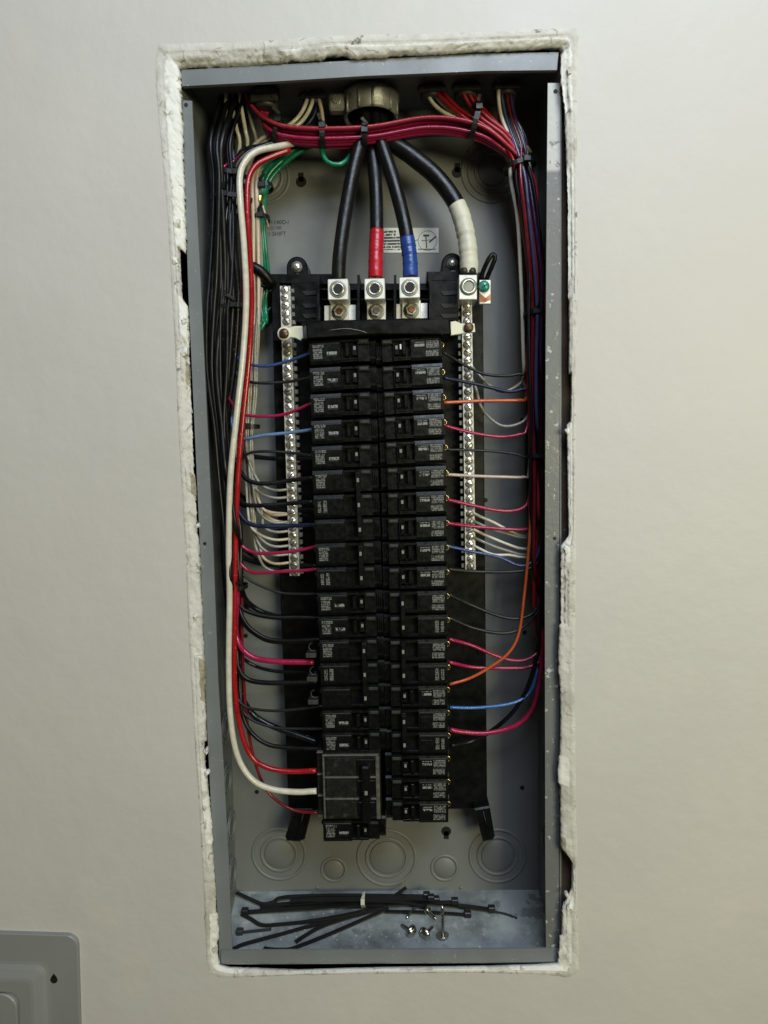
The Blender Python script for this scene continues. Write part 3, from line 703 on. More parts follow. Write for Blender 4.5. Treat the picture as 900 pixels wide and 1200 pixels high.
proto3 = make_breaker('three_pole_breaker', 1, 3, 'tied'); proto2 = make_breaker('two_pole_breaker', 1, 2, 'tied'); proto2R = make_breaker('two_pole_breaker', -1, 2, 'tied', .0675)
GL, GR = 'single breakers in the left column', 'single breakers in the right column'
k = 0
for i in (0, 1, 2, 3, 4, 10, 11, 15, 16, 20):
    y = LT[i]; o = put(protoL, at(lx(y) + .5, y, BY), rowrot(y))
    lab = {0: 'topmost breaker of the left column, directly under the black cover bar', 1: 'second breaker down in the left column, black wire entering', 2: 'third breaker down on the left, dark red wire entering its side',
           3: 'left breaker with the fuzzy light blue wire entering its side', 4: 'last single breaker on the left above the tied three pole breaker', 10: 'upper of two single left breakers below the two pole breaker',
           11: 'lower of two single left breakers below the two pole breaker', 15: 'left single breaker just under the lower tied three pole breaker', 16: 'left single breaker resting on top of the dusty main breaker',
           20: 'lowest black breaker alone beneath the dusty main breaker'}[i]
    tag(o, lab, 'breaker', GL)
o = put(proto3, at(lx(550) + .5, LT[5], BY), rowrot(560)); tag(o, 'upper three pole breaker with tied toggles in the left column', 'breaker', 'tied breakers')
o = put(proto3, at(lx(749) + .5, LT[12], BY), rowrot(760)); tag(o, 'lower three pole breaker beside the thick magenta wire', 'breaker', 'tied breakers')
for kk, y in ((0, 758), (1, 786), (2, 813)):
    m = MB(); c = at(366.5 + kk, y, .022)
    m.ring(c, (0, 1, 0), .0042, .0008, 12, 6, 1.0, 4.6); m.box(c.x - .008, c.x + .003, c.y, c.y + .012, c.z - .012, c.z - .007, .0005)
    oo = m.build('terminal_clamp', 'dark_zinc'); oo.parent = o; oo.location = WL[oo] - at(lx(749) + .5, LT[12], BY)
o = put(proto2, at(lx(636) + .5, LT[8], BY), rowrot(645)); tag(o, 'two pole breaker on the left fed by the two thin magenta wires', 'breaker', 'tied breakers')
RL = {0: 'topmost right breaker with a bright glint in its toggle slot', 1: 'right breaker with the navy wire leaving its side', 2: 'right breaker with the straight orange wire leaving its side',
      3: 'right breaker whose magenta wire leaves just below the orange one', 4: 'right breaker with a thin black wire crossing level to the bundle', 5: 'right breaker with the pale pink wire leaving it',
      6: 'upper right breaker of the magenta pair beside the white neutral wires', 7: 'lower right breaker of the magenta pair beside the white neutral wires', 8: 'right breaker with blue wire just above the end of the screw bar',
      9: 'right breaker beside the bottom end of the right screw bar', 14: 'right single breaker between the two pole ones, orange wire arriving above', 17: 'upper of the three lowest single breakers on the right',
      18: 'middle of the three lowest single breakers on the right', 19: 'bottommost breaker of the right column'}
for i in RL:
    y = RT[i]; o = put(protoR, at(rx(y), y, BY), rowrot(y)); tag(o, RL[i], 'breaker', GR)
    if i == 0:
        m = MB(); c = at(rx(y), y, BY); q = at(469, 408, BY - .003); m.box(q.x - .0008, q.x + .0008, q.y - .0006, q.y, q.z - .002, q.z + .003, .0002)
        g = m.build('toggle_glint', 'glint_white'); g.parent = o; g.location = WL[g] - c  # small bright block painted as a glint of light in the slot
for i, lab in ((10, 'two pole right breaker with two black wires below the screw bar'), (12, 'two pole right breaker with two pink wires leaving it'), (15, 'two pole right breaker between the bright blue and thick magenta wires')):
    y = RT[i]; o = put(proto2R, at(rx(y), y, BY), rowrot(y)); tag(o, lab, 'breaker', 'tied breakers')
# the wide dusty main breaker
m0 = at(370, 884, .012); m1 = at(447, 960, .012)
mb = empty('main_breaker', (m0.x, .012, m1.z)); tag(mb, 'large dusty three pole breaker with pale ridges low on the left', 'breaker')
WX = m1.x - m0.x; HZ = m0.z - m1.z
def fz(f): return m0.z - HZ * f
def fx(f): return m0.x + WX * f
m = MB(); m.box(fx(.12), fx(1), .012, .075, fz(1), fz(0), .0012); m.box(fx(.0), fx(.12), .020, .075, fz(1), fz(0.02), .001); m.build('body', 'dusty_plastic', mb)
for a, b in ((.05, .30), (.37, .63), (.70, .96)):
    m = MB(); m.box(fx(.155), fx(.62), .0112, .0125, fz(b), fz(a), .0003); m.build('pole_face', 'dusty_plastic', mb)
    m = MB(); m.box(fx(.64), fx(.915), .0095, .0125, fz(b - .02), fz(a + .02), .0005); m.build('toggle', 'breaker_plastic', mb)
for f in (.0, .335, .665, .985):
    for a, b in (((.10, .66), (.84, .97)) if 0 < f < .9 else ((.10, .97),)):
        if f > .9: continue
        m = MB(); m.box(fx(a), fx(b), .0102, .013, fz(f + .026), fz(f), .0006); m.build('ridge', 'dusty_ridge', mb)
    m = MB(); m.box(fx(.0), fx(.10), .017, .022, fz(min(1, f + .022)), fz(f), .0005); m.build('ridge', 'dusty_ridge', mb)
m = MB(); m.box(fx(.925), fx(.985), .0098, .013, fz(.985), fz(0.03), .0006); m.build('ridge', 'dusty_ridge', mb)
m = MB(); m.box(fx(.10), fx(.13), .0108, .013, fz(.985), fz(0.03), .0006); m.build('ridge', 'dusty_ridge', mb)
m = MB(); m.box(fx(.71), fx(.84), .003, .011, fz(1.0), fz(.14), .0015); ht = m.build('handle_tie', 'breaker_plastic', mb)
m = MB(); m.box(fx(.755), fx(.80), .0026, .0031, fz(.56), fz(.50), .0001); m.build('toggle_mark', 'toggle_mark', mb)

# ---------------------------------------------------------------- feeders
def wire(name, label, cat, color, r, pts, group=None, n=8, step=.004):
    p = pxpath(pts, r, step); m = MB(); m.tube(p, r, n); o = m.build(name, color if color in MATS else 'wire_' + color); return tag(o, label, cat, group)
def feeder(label, pts, r, tape_from=None, tape=None):
    p = pxpath(pts, r, .0015); m = MB(); m.tube(p, r, 18); o = m.build('feeder_cable', 'feeder_black'); tag(o, label, 'cable', 'feeder cables')
    if tape:
        k = min(range(len(p)), key=lambda i: abs(p[i].z - at(pts[0][0], tape_from, .04).z))
        m = MB(); m.tube(p[k:], r * 1.07, 18, rfun=lambda t: r * (1.04 + .07 * ((t * 4.3) % 1) + .02 * math.sin(t * 61))); m.build('tape', tape, o)
    return o
feeder('black feeder cable entering the left lug, without tape', [(429, 118, .05), (424, 160, .045), (414, 200, .042), (404, 255, .038), (398, 300, .034), (396.5, 328, .034)], .0072)
feeder('black feeder cable with red tape end entering the middle lug', [(431, 118, .058), (435, 165, .055), (440, 215, .050), (441.5, 265, .042), (440.5, 300, .036), (440, 326, .034)], .0070, 270, 'tape_red')
feeder('black feeder cable with blue tape end entering the right lug', [(436, 118, .05), (446, 165, .046), (462, 215, .044), (474, 262, .038), (480, 300, .035), (481, 325, .034)], .0072, 281, 'tape_blue')
fo = feeder('thick black feeder cable with white tape end entering the neutral lug', [(441, 118, .055), (452, 158, .052), (484, 184, .05), (512, 208, .05), (535, 240, .048), (546, 275, .044), (549.5, 305, .042), (549.5, 322, .042)], .0088, 240, 'tape_white')
for dx in (-5, 4):
    m = MB(); m.lathe(at(549 + dx, 321, .036), (0, 0, 1), [(.0045, 0), (.0045, .003), (.0035, .0055), (.0001, .006)], 10); m.build('dark_lobe', 'bore_dark', fo)

# ---------------------------------------------------------------- conduit bushing and cable connectors under the top panel
hub = empty('conduit_bushing', at(433, 112, .055)); tag(hub, 'large cast metal conduit bushing where the feeder cables come in', 'conduit fitting')
hc = at(434, 112, .055); zt = .9
m = MB(); zc = at(433, 99, .055 - .031).z
z0 = at(433, 124, .055 - .027).z
m.lathe((hc.x, .055, z0), (0, 0, 1), [(.0240, .003), (.0260, 0), (.0270, .0), (.0280, .003), (.0280, zc - z0 - .002), (.0298, zc - z0), (.0298, zc - z0 + .004), (.0240, zc - z0 + .004), (.0240, .003)], 44)
m.build('bushing_body', 'cast_zinc', hub)
for a in (-2.5, -1.95, -1.45, -.75, -.3, .6, 1.6, 2.6):
    m = MB(); d = Vector((math.cos(a), math.sin(a), 0)); p = Vector((hc.x, .055, z0)) + d * .0284
    m.tube([p, p + Vector((0, 0, zc - z0))], .0013, 8); m.build('lock_tooth', 'cast_zinc', hub)
m = MB(); p = at(395, 122, .045); m.box(p.x - .008, p.x + .008, .04, .052, p.z - .008, p.z + .009, .002); m.build('ground_lug', 'cast_zinc', hub)
m = MB(); m.cyl(p + Vector((0, -.004, .002)), (0, -1, 0), .0045, .003, 14); m.build('screw', 'screw_steel', hub)
def connector(px, Y, label, zb=None):
    c = at(px, 92, Y); z = .884 if px == 311 else .893
    o = empty('cable_connector', (c.x, Y, z)); tag(o, label, 'connector', 'cable connectors under the top panel')
    m = MB(); m.lathe((c.x, Y, z), (0, 0, 1), [(.010, 0), (.0115, .002), (.0115, .012), (.014, .013), (.014, .019), (.008, .019)], 20); m.build('connector_body', 'dark_zinc', o)
    m = MB(); m.box(c.x - .014, c.x + .014, Y - .014, Y - .009, z + .003, z + .009, .001); m.build('clamp_bar', 'dark_zinc', o)
    for s_ in (-1, 1): m = MB(); m.cyl((c.x + s_ * .0105, Y - .014, z + .006), (0, -1, 0), .0022, .0015, 12); m.build('screw', 'dark_zinc', o)
    return o
connector(278, .062, 'dark cable connector in the top left corner above the black bundle'); connector(311, .04, 'small metal cable clamp right of the red wires entering at top left')
connector(367, .055, 'cable connector above the arching pale wires left of the bushing'); connector(505, .05, 'cable connector above the pale wires right of the bushing')
connector(545, .05, 'cable connector where the red wires enter right of centre'); connector(592, .05, 'cable connector in the top right with navy and white wires')

# ---------------------------------------------------------------- branch wires
LB = [(150, 262), (200, 264), (330, 263), (400, 259), (470, 257), (540, 263), (600, 273), (700, 278), (800, 280), (860, 284)]
RB = [(180, 604), (200, 612), (260, 621), (330, 627), (450, 628), (540, 629), (640, 631), (700, 632), (800, 630)]
def left_route(y_out, off, Yd, entry):
    """down the left bundle: from the entry point to where the wire turns out towards its breaker"""
    pts = [(entry[0], 84, entry[1]), (entry[0] - 3, 112, entry[1])]; f1, f2, ph, am = R.uniform(.018, .036), R.uniform(.007, .014), R.uniform(0, 6), R.uniform(1.2, 3.2)
    sc = lambda y: 1.0 if y < 470 else .62
    for y in (165, 205, 262, 330, 362, 430, 500, 560, 625, 687, 750, 810):
        if y < y_out - 38: pts.append((interp(LB, y) + off * sc(y) + sc(y) * am * math.sin(y * f1 + ph), y, Yd + .006 * math.sin(y * f2 + ph * 2)))
    return pts
def right_route(y_out, off, Yd, top):
    pts = list(top)
    for y in (205, 255, 320, 370, 430, 490, 540, 600, 660, 720, 770):
        if y < y_out - 32: pts.append((interp(RB, y) + off + 1.2 * math.sin(y * .035 + off * 1.3), y, Yd + .003 * math.sin(y * .012 + off)))
    return pts
GWL = 'branch wires from the left bundle'; GWR = 'branch wires from the right bundle'
def topred(j):   # crossing run under the top panel, left to right
    dy = j * 3.1; Y = .036 + .0035 * (j % 3)
    return [(284 + 5 * j, 88, .05), (290 + 5 * j, 118, .045), (312, 142 + dy * .7, Y), (350, 152 + dy, Y), (430, 151 + dy, Y), (500, 140 + dy, Y), (550, 145 + dy, Y), (584, 163 + dy * .8, Y + .002)]
LW = [ # label, colour, r, bundle offset, depth, y where it leaves, path to the breaker
 ('blue wire to the topmost left breaker', 'blue', .0016, 9, .060, 424, [(280, 422, .045), (292, 427, .040), (312, 429, .038), (335, 424, .038), (358, 416, .030), (364, 414, .030)]),
 ('thin black wire to the second left breaker', 'charcoal', .0016, 8, .066, 446, [(278, 440, .048), (290, 447, .042), (310, 449, .04), (340, 447, .04), (361, 443, .030), (366, 443, .03)]),
 ('dark red wire to the third left breaker', 'magenta', .0016, 4, .052, 485, [(276, 480, .045), (286, 486, .040), (310, 488, .038), (335, 485, .038), (362, 474, .030), (366, 473, .03)]),
 ('fuzzy light blue wire to the fourth left breaker', 'skyblue', .0018, 8, .070, 514, [(274, 508, .048), (285, 514, .042), (310, 510, .038), (340, 507, .038), (362, 504, .030), (367, 503, .03)]),
 ('wavy thin black wire to the fifth left breaker', 'charcoal', .0015, 3, .068, 545, [(277, 545, .046), (282, 540, .044), (292, 531, .040), (315, 529, .038), (345, 531, .038), (365, 534, .030)]),
 ('thick black wire to the top pole of the upper tied breaker', 'black', .0024, 2, .058, 556, [(278, 545, .046), (283, 554, .044), (291, 563, .040), (310, 567, .038), (340, 563, .038), (367, 560, .030)]),
 ('thick black wire to the middle pole of the upper tied breaker', 'black', .0024, -2, .062, 590, [(276, 574, .046), (281, 586, .044), (290, 592, .040), (315, 592, .038), (340, 590, .038), (367, 588, .030)]),
 ('thick dark wire to the bottom pole of the upper tied breaker', 'navy', .0024, -5, .058, 605, [(276, 590, .046), (281, 602, .044), (293, 614, .040), (315, 617, .038), (345, 616, .038), (370, 615, .030)]),
 ('upper thin magenta wire to the left two pole breaker', 'magenta', .0018, -7, .050, 625, [(273, 612, .046), (276, 628, .042), (285, 641, .040), (300, 648, .038), (325, 648, .036), (350, 645, .036), (372, 640, .030)]),
 ('lower thin magenta wire to the left two pole breaker', 'magenta', .0018, -9, .046, 645, [(272, 636, .046), (276, 650, .042), (286, 665, .040), (299, 671, .038), (325, 670, .036), (350, 669, .036), (372, 667, .030)]),
 ('thin black wire below the magenta pair on the left', 'charcoal', .0014, 4, .062, 680, [(283, 668, .045), (288, 676, .042), (302, 685, .040), (326, 694, .038), (345, 696, .036), (375, 696, .030)]),
 ('thin black wire crossing to the twelfth left breaker row', 'charcoal', .0014, 0, .066, 710, [(275, 700, .045), (281, 709, .042), (292, 717, .040), (320, 723, .038), (350, 723, .036), (376, 724, .030)]),
 ('heavier of the black wires just above the thick magenta wire', 'black', .0022, 2, .056, 728, [(281, 712, .046), (284, 723, .042), (294, 737, .040), (312, 748, .038), (335, 751, .036), (376, 749, .030)]),
 ('black wire hugging the one above the thick magenta wire', 'black', .0020, -2, .060, 728, [(279, 712, .05), (286, 731, .044), (297, 742, .042), (314, 751, .041), (337, 753, .040), (376, 752, .036)]),
 ('thick magenta wire curving to the lower three pole breaker', 'magenta', .0031, -5, .048, 715, [(278, 690, .044), (276, 735, .040), (281, 756, .038), (296, 770, .036), (322, 775, .034), (350, 776, .034), (368, 776, .034)]),
 ('thick black wire under the thick magenta wire', 'black', .0027, -1, .056, 782, [(278, 768, .046), (281, 785, .042), (290, 796, .040), (310, 800, .038), (340, 800, .036), (372, 799, .034)]),
 ('thin black wire to the bottom pole of the lower tied breaker', 'charcoal', .0015, -4, .060, 812, [(277, 806, .046), (279, 819, .044), (290, 829, .040), (320, 833, .038), (350, 831, .036), (378, 827, .030)]),
 ('thin black wire to the single breaker below the lower tied breaker', 'charcoal', .0015, 3, .062, 828, [(281, 815, .046), (285, 834, .044), (300, 846, .040), (325, 853, .038), (355, 854, .036), (379, 854, .030)]),
 ('lowest thick black wire on the left above the red ones', 'black', .0024, 5, .064, 840, [(282, 818, .046), (286, 843, .044), (296, 860, .041), (313, 872, .038), (336, 876, .036), (379, 878, .030)]),
]
for j, (lab, col, r, off, Yd, yo, tail) in enumerate(LW):
    if col in ('magenta',) and r < .003:   # these come over from the crossing run at the top
        Yd = .078 if j != 2 else .041; off = -2 + (j % 3) * 2 if j != 2 else -5
        head_ = [(470, 158, .052), (430, 166 + j * .5, .050), (380, 168 + j * .5, .048), (330, 168, .046), (298, 174, .044), (276, 188, .044)]
        pts = head_ + left_route(yo, off, Yd, (300, .05))[3:]
    else: pts = left_route(yo, off, Yd, (262 + (j * 7) % 26, .050 + .006 * (j % 4)))
    wire('branch_wire', lab, 'wire', col, r, pts + tail, GWL)
# more black wires filling the left bundle, some with printed legends
for j in range(16):
    off = -16 + j * 1.8; yend = (700, 560, 640, 520, 742, 590, 800, 690, 620, 742, 500, 560, 640, 700, 742, 590)[j]
    Yd = .029 + .006 * (j % 4) + (.004 if j % 2 else 0)
    pts = left_route(yend + 40, off, Yd, (262 + j * 2.2, .045 + .005 * (j % 4)))
    if j % 4 == 2: pts = [(400, 166, .054), (350, 168, .05), (305, 172, .05), (280, 184, .052)] + pts[4:]
    e = pts[-1]; pts += [(e[0] + 14, e[1] + 24, .074), (e[0] + 45, e[1] + 36, .070), (372, e[1] + 38, .05)]
    wire('branch_wire', 'black wire packed inside the left bundle' if j not in (2, 6, 10) else 'black wire with pale printed specks inside the left bundle', 'wire',
         'black' if j not in (2, 6, 10) else 'wire_printed_black', .0021 + .0004 * (j % 3), pts, 'black wires packed in the left bundle' if j not in (2, 6, 10) else 'speckled black wires in the left bundle')
# the big printed black, white and red conductors in front
wire('large_conductor', 'glossy black conductor with printed specks beside the thick white one', 'wire', 'wire_printed_black', .0034,
     [(345, 166, .05), (318, 169, .046), (290, 180, .042), (276, 198, .040), (273, 225, .040), (275, 290, .040), (279, 350, .042), (275, 420, .046), (268, 480, .05), (264, 560, .06), (262, 640, .06), (268, 720, .066), (276, 790, .06), (300, 840, .07), (372, 870, .06)], n=12)
wire('large_conductor', 'thick white conductor sweeping down the left side to the dusty main breaker', 'wire', 'white', .0032,
     [(372, 158, .060), (350, 166, .050), (330, 171, .040), (302, 177, 0.0280), (287, 190, 0.0230), (281, 208, 0.0210), (282, 240, 0.0190), (286, 290, 0.0190), (288.5, 350, 0.0190), (285, 415, 0.0180), (277, 490, 0.0180), (270, 560, 0.0190), (268, 640, 0.0200), (269, 700, 0.0210), (268, 780, 0.0210), (270, 840, 0.0210), (278, 885, 0.0210), (294, 912, 0.0210), (316, 924, 0.0220), (345, 928, 0.0220), (371, 927, 0.0220)], n=14)
wire('large_conductor', 'thick glossy red conductor hugging the white one and curving to the main breaker', 'wire', 'wire_printed_red', .0028,
     [(340, 176, 0.0440), (318, 184, 0.0380), (300, 194, 0.0330), (291, 212, 0.0280), (290, 245, 0.0260), (293, 300, 0.0260), (295, 355, 0.0260), (292, 420, 0.0240), (285, 490, 0.0240), (279, 560, 0.0250), (276, 640, 0.0280), (275, 720, 0.0280), (275, 800, 0.0260), (281, 850, 0.0250), (293, 884, 0.0250), (312, 899, 0.0250), (340, 904, 0.0250), (371, 903, 0.0240)], n=12)
wire('branch_wire', 'thin red wire dropping to the lowest pole of the main breaker', 'wire', 'darkred', .0017,
     [(350, 172, .06), (300, 200, .06), (286, 240, .06), (284, 400, .058), (276, 560, .056), (283, 640, .052), (284, 760, .050), (289, 840, .048), (298, 890, .046), (312, 925, .044), (333, 944, .042), (352, 951, .04), (372, 952, .036)], GWL)
# neutrals: run down beside the red one and fan out to the left screw bar
NE = [(573, 3, 'grey'), (582, 0, 'grey'), (602, 6, 'tan'), (611, 4, 'grey'), (622, 7, 'grey'), (631, 1, 'white'), (639, 3, 'grey'), (649, 5, 'grey'), (659, 7, 'white'), (668, 2, 'grey')]
for j, (ye, o_, col) in enumerate(NE):
    x0 = 291 + (j % 5) * 2.2; Yd = .056 + .006 * (j // 5) + .002 * (j % 3)
    bx_ = lambda y: interp([(205, 300), (260, 301), (330, 301), (420, 297), (480, 293), (540, 291)], y) + (j % 5) * 2.2 - 4 + 1.3 * math.sin(y * .05 + j)
    pts = [(355, 172, .06), (325, 180, .058), (306, 195, .056)] + [(bx_(y), y, Yd) for y in (215, 262, 330, 400, 460, 520)]
    yb = ye - 34 + (j * 5) % 9
    pts += [(bx_(540) + 2 + o_ * .6, max(540, yb - 12), Yd - .006), (bx_(540) + 5 + o_, max(552, yb + 12), .052), (min(bx_(540) + 15 + o_, 309), ye - 5, .050), (322, ye + 1.5, .050), (342, ye, .056)]
    wire('neutral_wire', ORD[j].capitalize() + ' pale neutral wire, counted from the top, fanning into the left screw bar', 'wire', col if j not in (2, 8) else 'tan', .0016, pts, 'neutral wires at the left screw bar')
for j, x in enumerate((299, 304)):
    wire('neutral_wire', ('left' if j == 0 else 'right') + ' of the two tan wires running down beside the red conductor', 'wire', 'tan', .0022,
         [(330, 180, .05), (308, 190, .048), (x - 3, 210, .046), (x - 2, 260, .046), (x - 2 + j, 320, .052), (x - 2, 400, .060), (x - 8, 480, .062), (x - 9, 530, .064), (x - 7, 565, .062), (x - 1, 588 + 4 * j, .058), (x + 15, 600 + 9 * j, .054), (341, 603 + 11 * j, .056)], 'tan wires beside the red conductor')
# greens
for j in range(7):
    dx = (j - 3) * 2.1
    pts = [(348 + 5 * j, 166, .060 + .004 * (j % 3)), (328 + 3.4 * j, 180, .058 + .004 * (j % 3)), (314 + dx * 1.5, 202, .058 + .003 * (j % 2)), (308 + dx * .7, 222, .058), (304 + dx * .8, 257, .058), (303 + dx * 1.3, 290, .062), (305 + dx * 1.5, 325, .07), (303 + dx * 1.3, 352, .072), (306 + dx, 378, .07)]
    pts += [(302, 392 - (j % 4) * 4, .07), (297, 380, .078), (300, 345, .085)] if j % 2 else [(309, 370, .08), (322, 356, .085)]
    wire('ground_wire', 'green ground wire in the tied group left of the stamped marks' if j not in (0, 6) else ('leftmost green ground wire of the tied group' if j == 0 else 'rightmost green ground wire of the tied group'), 'wire', 'green', .0023, pts, 'green ground wires')
wire('ground_wire', 'short green wire looping below the red crossing bundle', 'wire', 'green', .0025, [(380, 160, .05), (377, 176, .048), (384, 190, .046), (397, 193, .046), (408, 186, .05), (413, 172, .055), (420, 150, .06)])
wire('ground_wire', 'thin tan wire twisted out of the green ground group', 'wire', 'tan', .0011, [(304, 226, .05), (306, 235, .05), (311, 252, .054), (315, 268, .06)])
m = MB(); m.lathe(at(303, 237, .048), (.35, 0, .9), [(.0005, -.003), (.0042, 0), (.0035, .006), (.002, .009)], 12); tag(m.build('wire_nut', 'brass'), 'small yellowish wire connector on the green ground group', 'connector')
# right side
def tr(x, dx2=0): return [(x, 82, .05), (x + 2, 112, .048)]
RW = [
 ('black wire from the topmost right breaker', 'charcoal', .0016, -8, .050, 432, tr(590), [(617, 433, .042), (608, 438, .04), (590, 440.5, .04), (566, 438, .04), (545, 428, .04), (519, 413, .030)]),
 ('navy wire from the second right breaker', 'navy', .0018, -6, .054, 450, 'navy', [(619, 448, .042), (611, 456, .04), (596, 459, .04), (574, 454, .04), (548, 448, .038), (520, 443, .030)]),
 ('straight orange wire from the third right breaker', 'orange', .0018, -9, .058, 470, tr(584), [(617, 466, .046), (610, 469, .04), (590, 469.5, .038), (560, 470, .036), (520, 472, .030)]),
 ('dark magenta wire from the fourth right breaker', 'magenta', .0017, -5, .050, 505, 'red', [(618, 500, .042), (608, 509, .04), (590, 512, .04), (568, 510, .038), (548, 506, .036), (521, 499, .030)]),
 ('thin black wire from the fifth right breaker', 'charcoal', .0014, -6, .046, 535, tr(592), [(622, 534, .042), (605, 532, .04), (580, 529, .04), (550, 527.5, .036), (523, 527, .030)]),
 ('pale pink wire from the sixth right breaker', 'palepink', .0017, -8, .060, 560, tr(501), [(620, 553, .045), (614, 559, .042), (590, 559, .04), (560, 558, .038), (521, 556, .030)]),
 ('upper magenta wire beside the white neutrals on the right', 'magenta', .0019, -2, .052, 590, 'red', [(621, 582, .042), (613, 595, .04), (598, 599, .04), (575, 597, .038), (548, 591, .036), (522, 585, .030)]),
 ('lower magenta wire beside the white neutrals on the right', 'magenta', .0019, 0, .056, 618, 'red', [(624, 612, .045), (618, 620, .042), (590, 620, .04), (555, 617, .038), (523, 613, .030)]),
 ('blue wire just above the end of the right screw bar', 'blue', .0017, 4, .050, 650, 'navy', [(632, 645, .042), (620, 661, .04), (606, 662, .04), (585, 653, .038), (552, 646, .036), (524, 640, .030)]),
 ('black wire level with the end of the right screw bar', 'charcoal', .0017, 3, .046, 655, tr(596), [(632, 652, .042), (621, 666, .04), (600, 670, .038), (560, 670, .038), (525, 667, .030)]),
 ('upper black wire curving from the two pole right breaker', 'charcoal', .0018, 5, .048, 700, tr(598), [(637, 695, .042), (625, 718, .04), (606, 725, .038), (582, 721, .038), (552, 709, .038), (526, 697, .030)]),
 ('lower black wire curving from the two pole right breaker', 'charcoal', .0018, 6, .050, 705, tr(600), [(638, 700, .042), (626, 722, .040), (608, 738, .038), (585, 742, .036), (555, 736, .036), (526, 724, .030)]),
 ('upper pink wire crossing the orange one on the right', 'magenta', .0019, 2, .052, 760, 'red', [(634, 755, .045), (622, 771, .040), (603, 774, .038), (580, 768, .036), (552, 756, .036), (526, 749, .030)]),
 ('lower pink wire crossing the orange one on the right', 'magenta', .0019, 0, .055, 775, 'red', [(635, 768, .045), (621, 781, .042), (592, 783, .04), (555, 782, .038), (526, 776, .030)]),
 ('bright blue wire below the orange one on the right', 'brightblue', .0018, 7, .072, 800, tr(593), [(628, 792, .045), (620, 812, .042), (606, 822, .038), (585, 827, .036), (555, 829.5, .034), (527, 829, .030)]),
 ('thick magenta wire curving across the lower right', 'magenta', .0025, 5, .044, 790, 'red', [(636, 760, .040), (632, 800, .036), (623, 832, .034), (604, 850, .034), (572, 859, .034), (545, 858, .033), (527, 855, .030)]),
 ('lowest black wire sweeping up to the right bundle', 'black', .0024, 4, .048, 760, tr(594), [(632, 752, .044), (622, 795, .04), (606, 828, .042), (582, 852, .05), (555, 868, .056), (528, 874, .045)]),
]
rc = 0; nc = 0
for j, (lab, col, r, off, Yd, yo, top, tail) in enumerate(RW):
    if top == 'red': top = topred(rc % 6); rc += 1
    elif top == 'navy':
        top = [(306 + nc * 6, 88, .06), (320, 130, .058), (350, 160 + nc * 2, .054), (430, 167 + nc * 3, .052), (500, 156 + nc * 3, .050), (560, 158 + nc * 3, .050), (585, 172 + 2 * nc, .05)]; nc += 1
    elif top[0][0] < 520: top = top + [(512, 126, .044), (540, 145, .042), (575, 160, .046)]
    else: top = top + [(top[0][0] + 1, 140, .048), (top[0][0] + 9, 170, .048)]
    wire('branch_wire', lab, 'wire', col, r, right_route(yo, off, Yd, top) + tail, GWR)
wire('branch_wire', 'long orange wire coming down the right bundle and crossing the pink ones', 'wire', 'orange', .0016,
     [(590, 84, .06), (600, 150, .056), (618, 210, .056), (624, 300, .058), (622, 420, .058), (621, 520, .05), (622, 560, .040), (621.5, 610, .036), (619, 650, .034), (614, 700, .034), (608, 742, .034), (596, 765, .034), (574, 782, .034), (550, 795, .033), (527, 802, .031)], GWR)
# extra conductors of the crossing run and the right bundle
for j, (col, top) in enumerate((('red', [(503, 84, .046), (509, 104, .042), (528, 125, .036), (552, 143, .034), (580, 160, .036), (598, 180, .038)]), ('red', [(508, 84, .05), (516, 104, .045), (536, 126, .038), (560, 142, .034), (586, 160, .036), (604, 180, .038)]),
                                ('pink', [(537, 82, .046), (541, 104, .042), (551, 124, .036), (566, 140, .033), (590, 158, .034), (606, 180, .038)]), ('pink', [(542, 82, .05), (547, 104, .045), (557, 122, .038), (572, 138, .034), (594, 156, .035), (610, 180, .04)]),
                                ('red', [(547, 82, .052), (553, 104, .048), (562, 122, .042), (578, 140, .038), (598, 160, .038), (613, 182, .042)]), ('magenta', topred(5)), ('pink', [(x, y - 2.5, Y_ - .006) for x, y, Y_ in topred(0)]), ('magenta', topred(3)))):
    off = (-8, -5, -3, 2, 6, 8, 10, 4)[j]; Yd = .040 + .006 * (j % 3)
    yend = (640, 730, 700, 650, 780, 720, 690, 735)[j]
    pts = right_route(yend + 32, off, Yd, top); e = pts[-1]; pts += [(e[0] + 3, e[1] + 25, .066), (636, e[1] + 55, .088)]
    wire('bundle_wire', '%s wire bunched in the tied bundle down the right side' % {'red': 'red', 'pink': 'light red', 'magenta': 'magenta'}[col], 'wire', 'magenta' if col == 'magenta' else col, .0018, pts,
         'red wires bunched in the right bundle' if col == 'red' else ('light red wires bunched in the right bundle' if col == 'pink' else 'magenta wires bunched in the right bundle'))
for j, (col, x0, off) in enumerate((('slate', 589, 1), ('black', 593, 9), ('navy', 587, -1), ('black', 597, -7), ('purple', 599, 7), ('black', 591, 4), ('darkred', 595, -4))):
    pts = right_route((560, 780, 470, 730, 520, 800, 700)[j], off, .034 + .003 * (j % 3), [(x0, 84, .046), (x0 - 1, 110, .044), (x0 + 4, 138, .040), (x0 + 15, 170, .036)])
    e = pts[-1]; pts += [(e[0] + 4, e[1] + 28, .05), (637, e[1] + 66, .085)]
    wire('bundle_wire', {'purple': 'dark purple wire', 'slate': 'dusty blue grey wire', 'black': 'black wire', 'navy': 'dark navy wire', 'darkred': 'dark red wire'}[col] + ' on the front face of the right bundle', 'wire', col, .0019, pts, 'dark wires on the front of the right bundle')
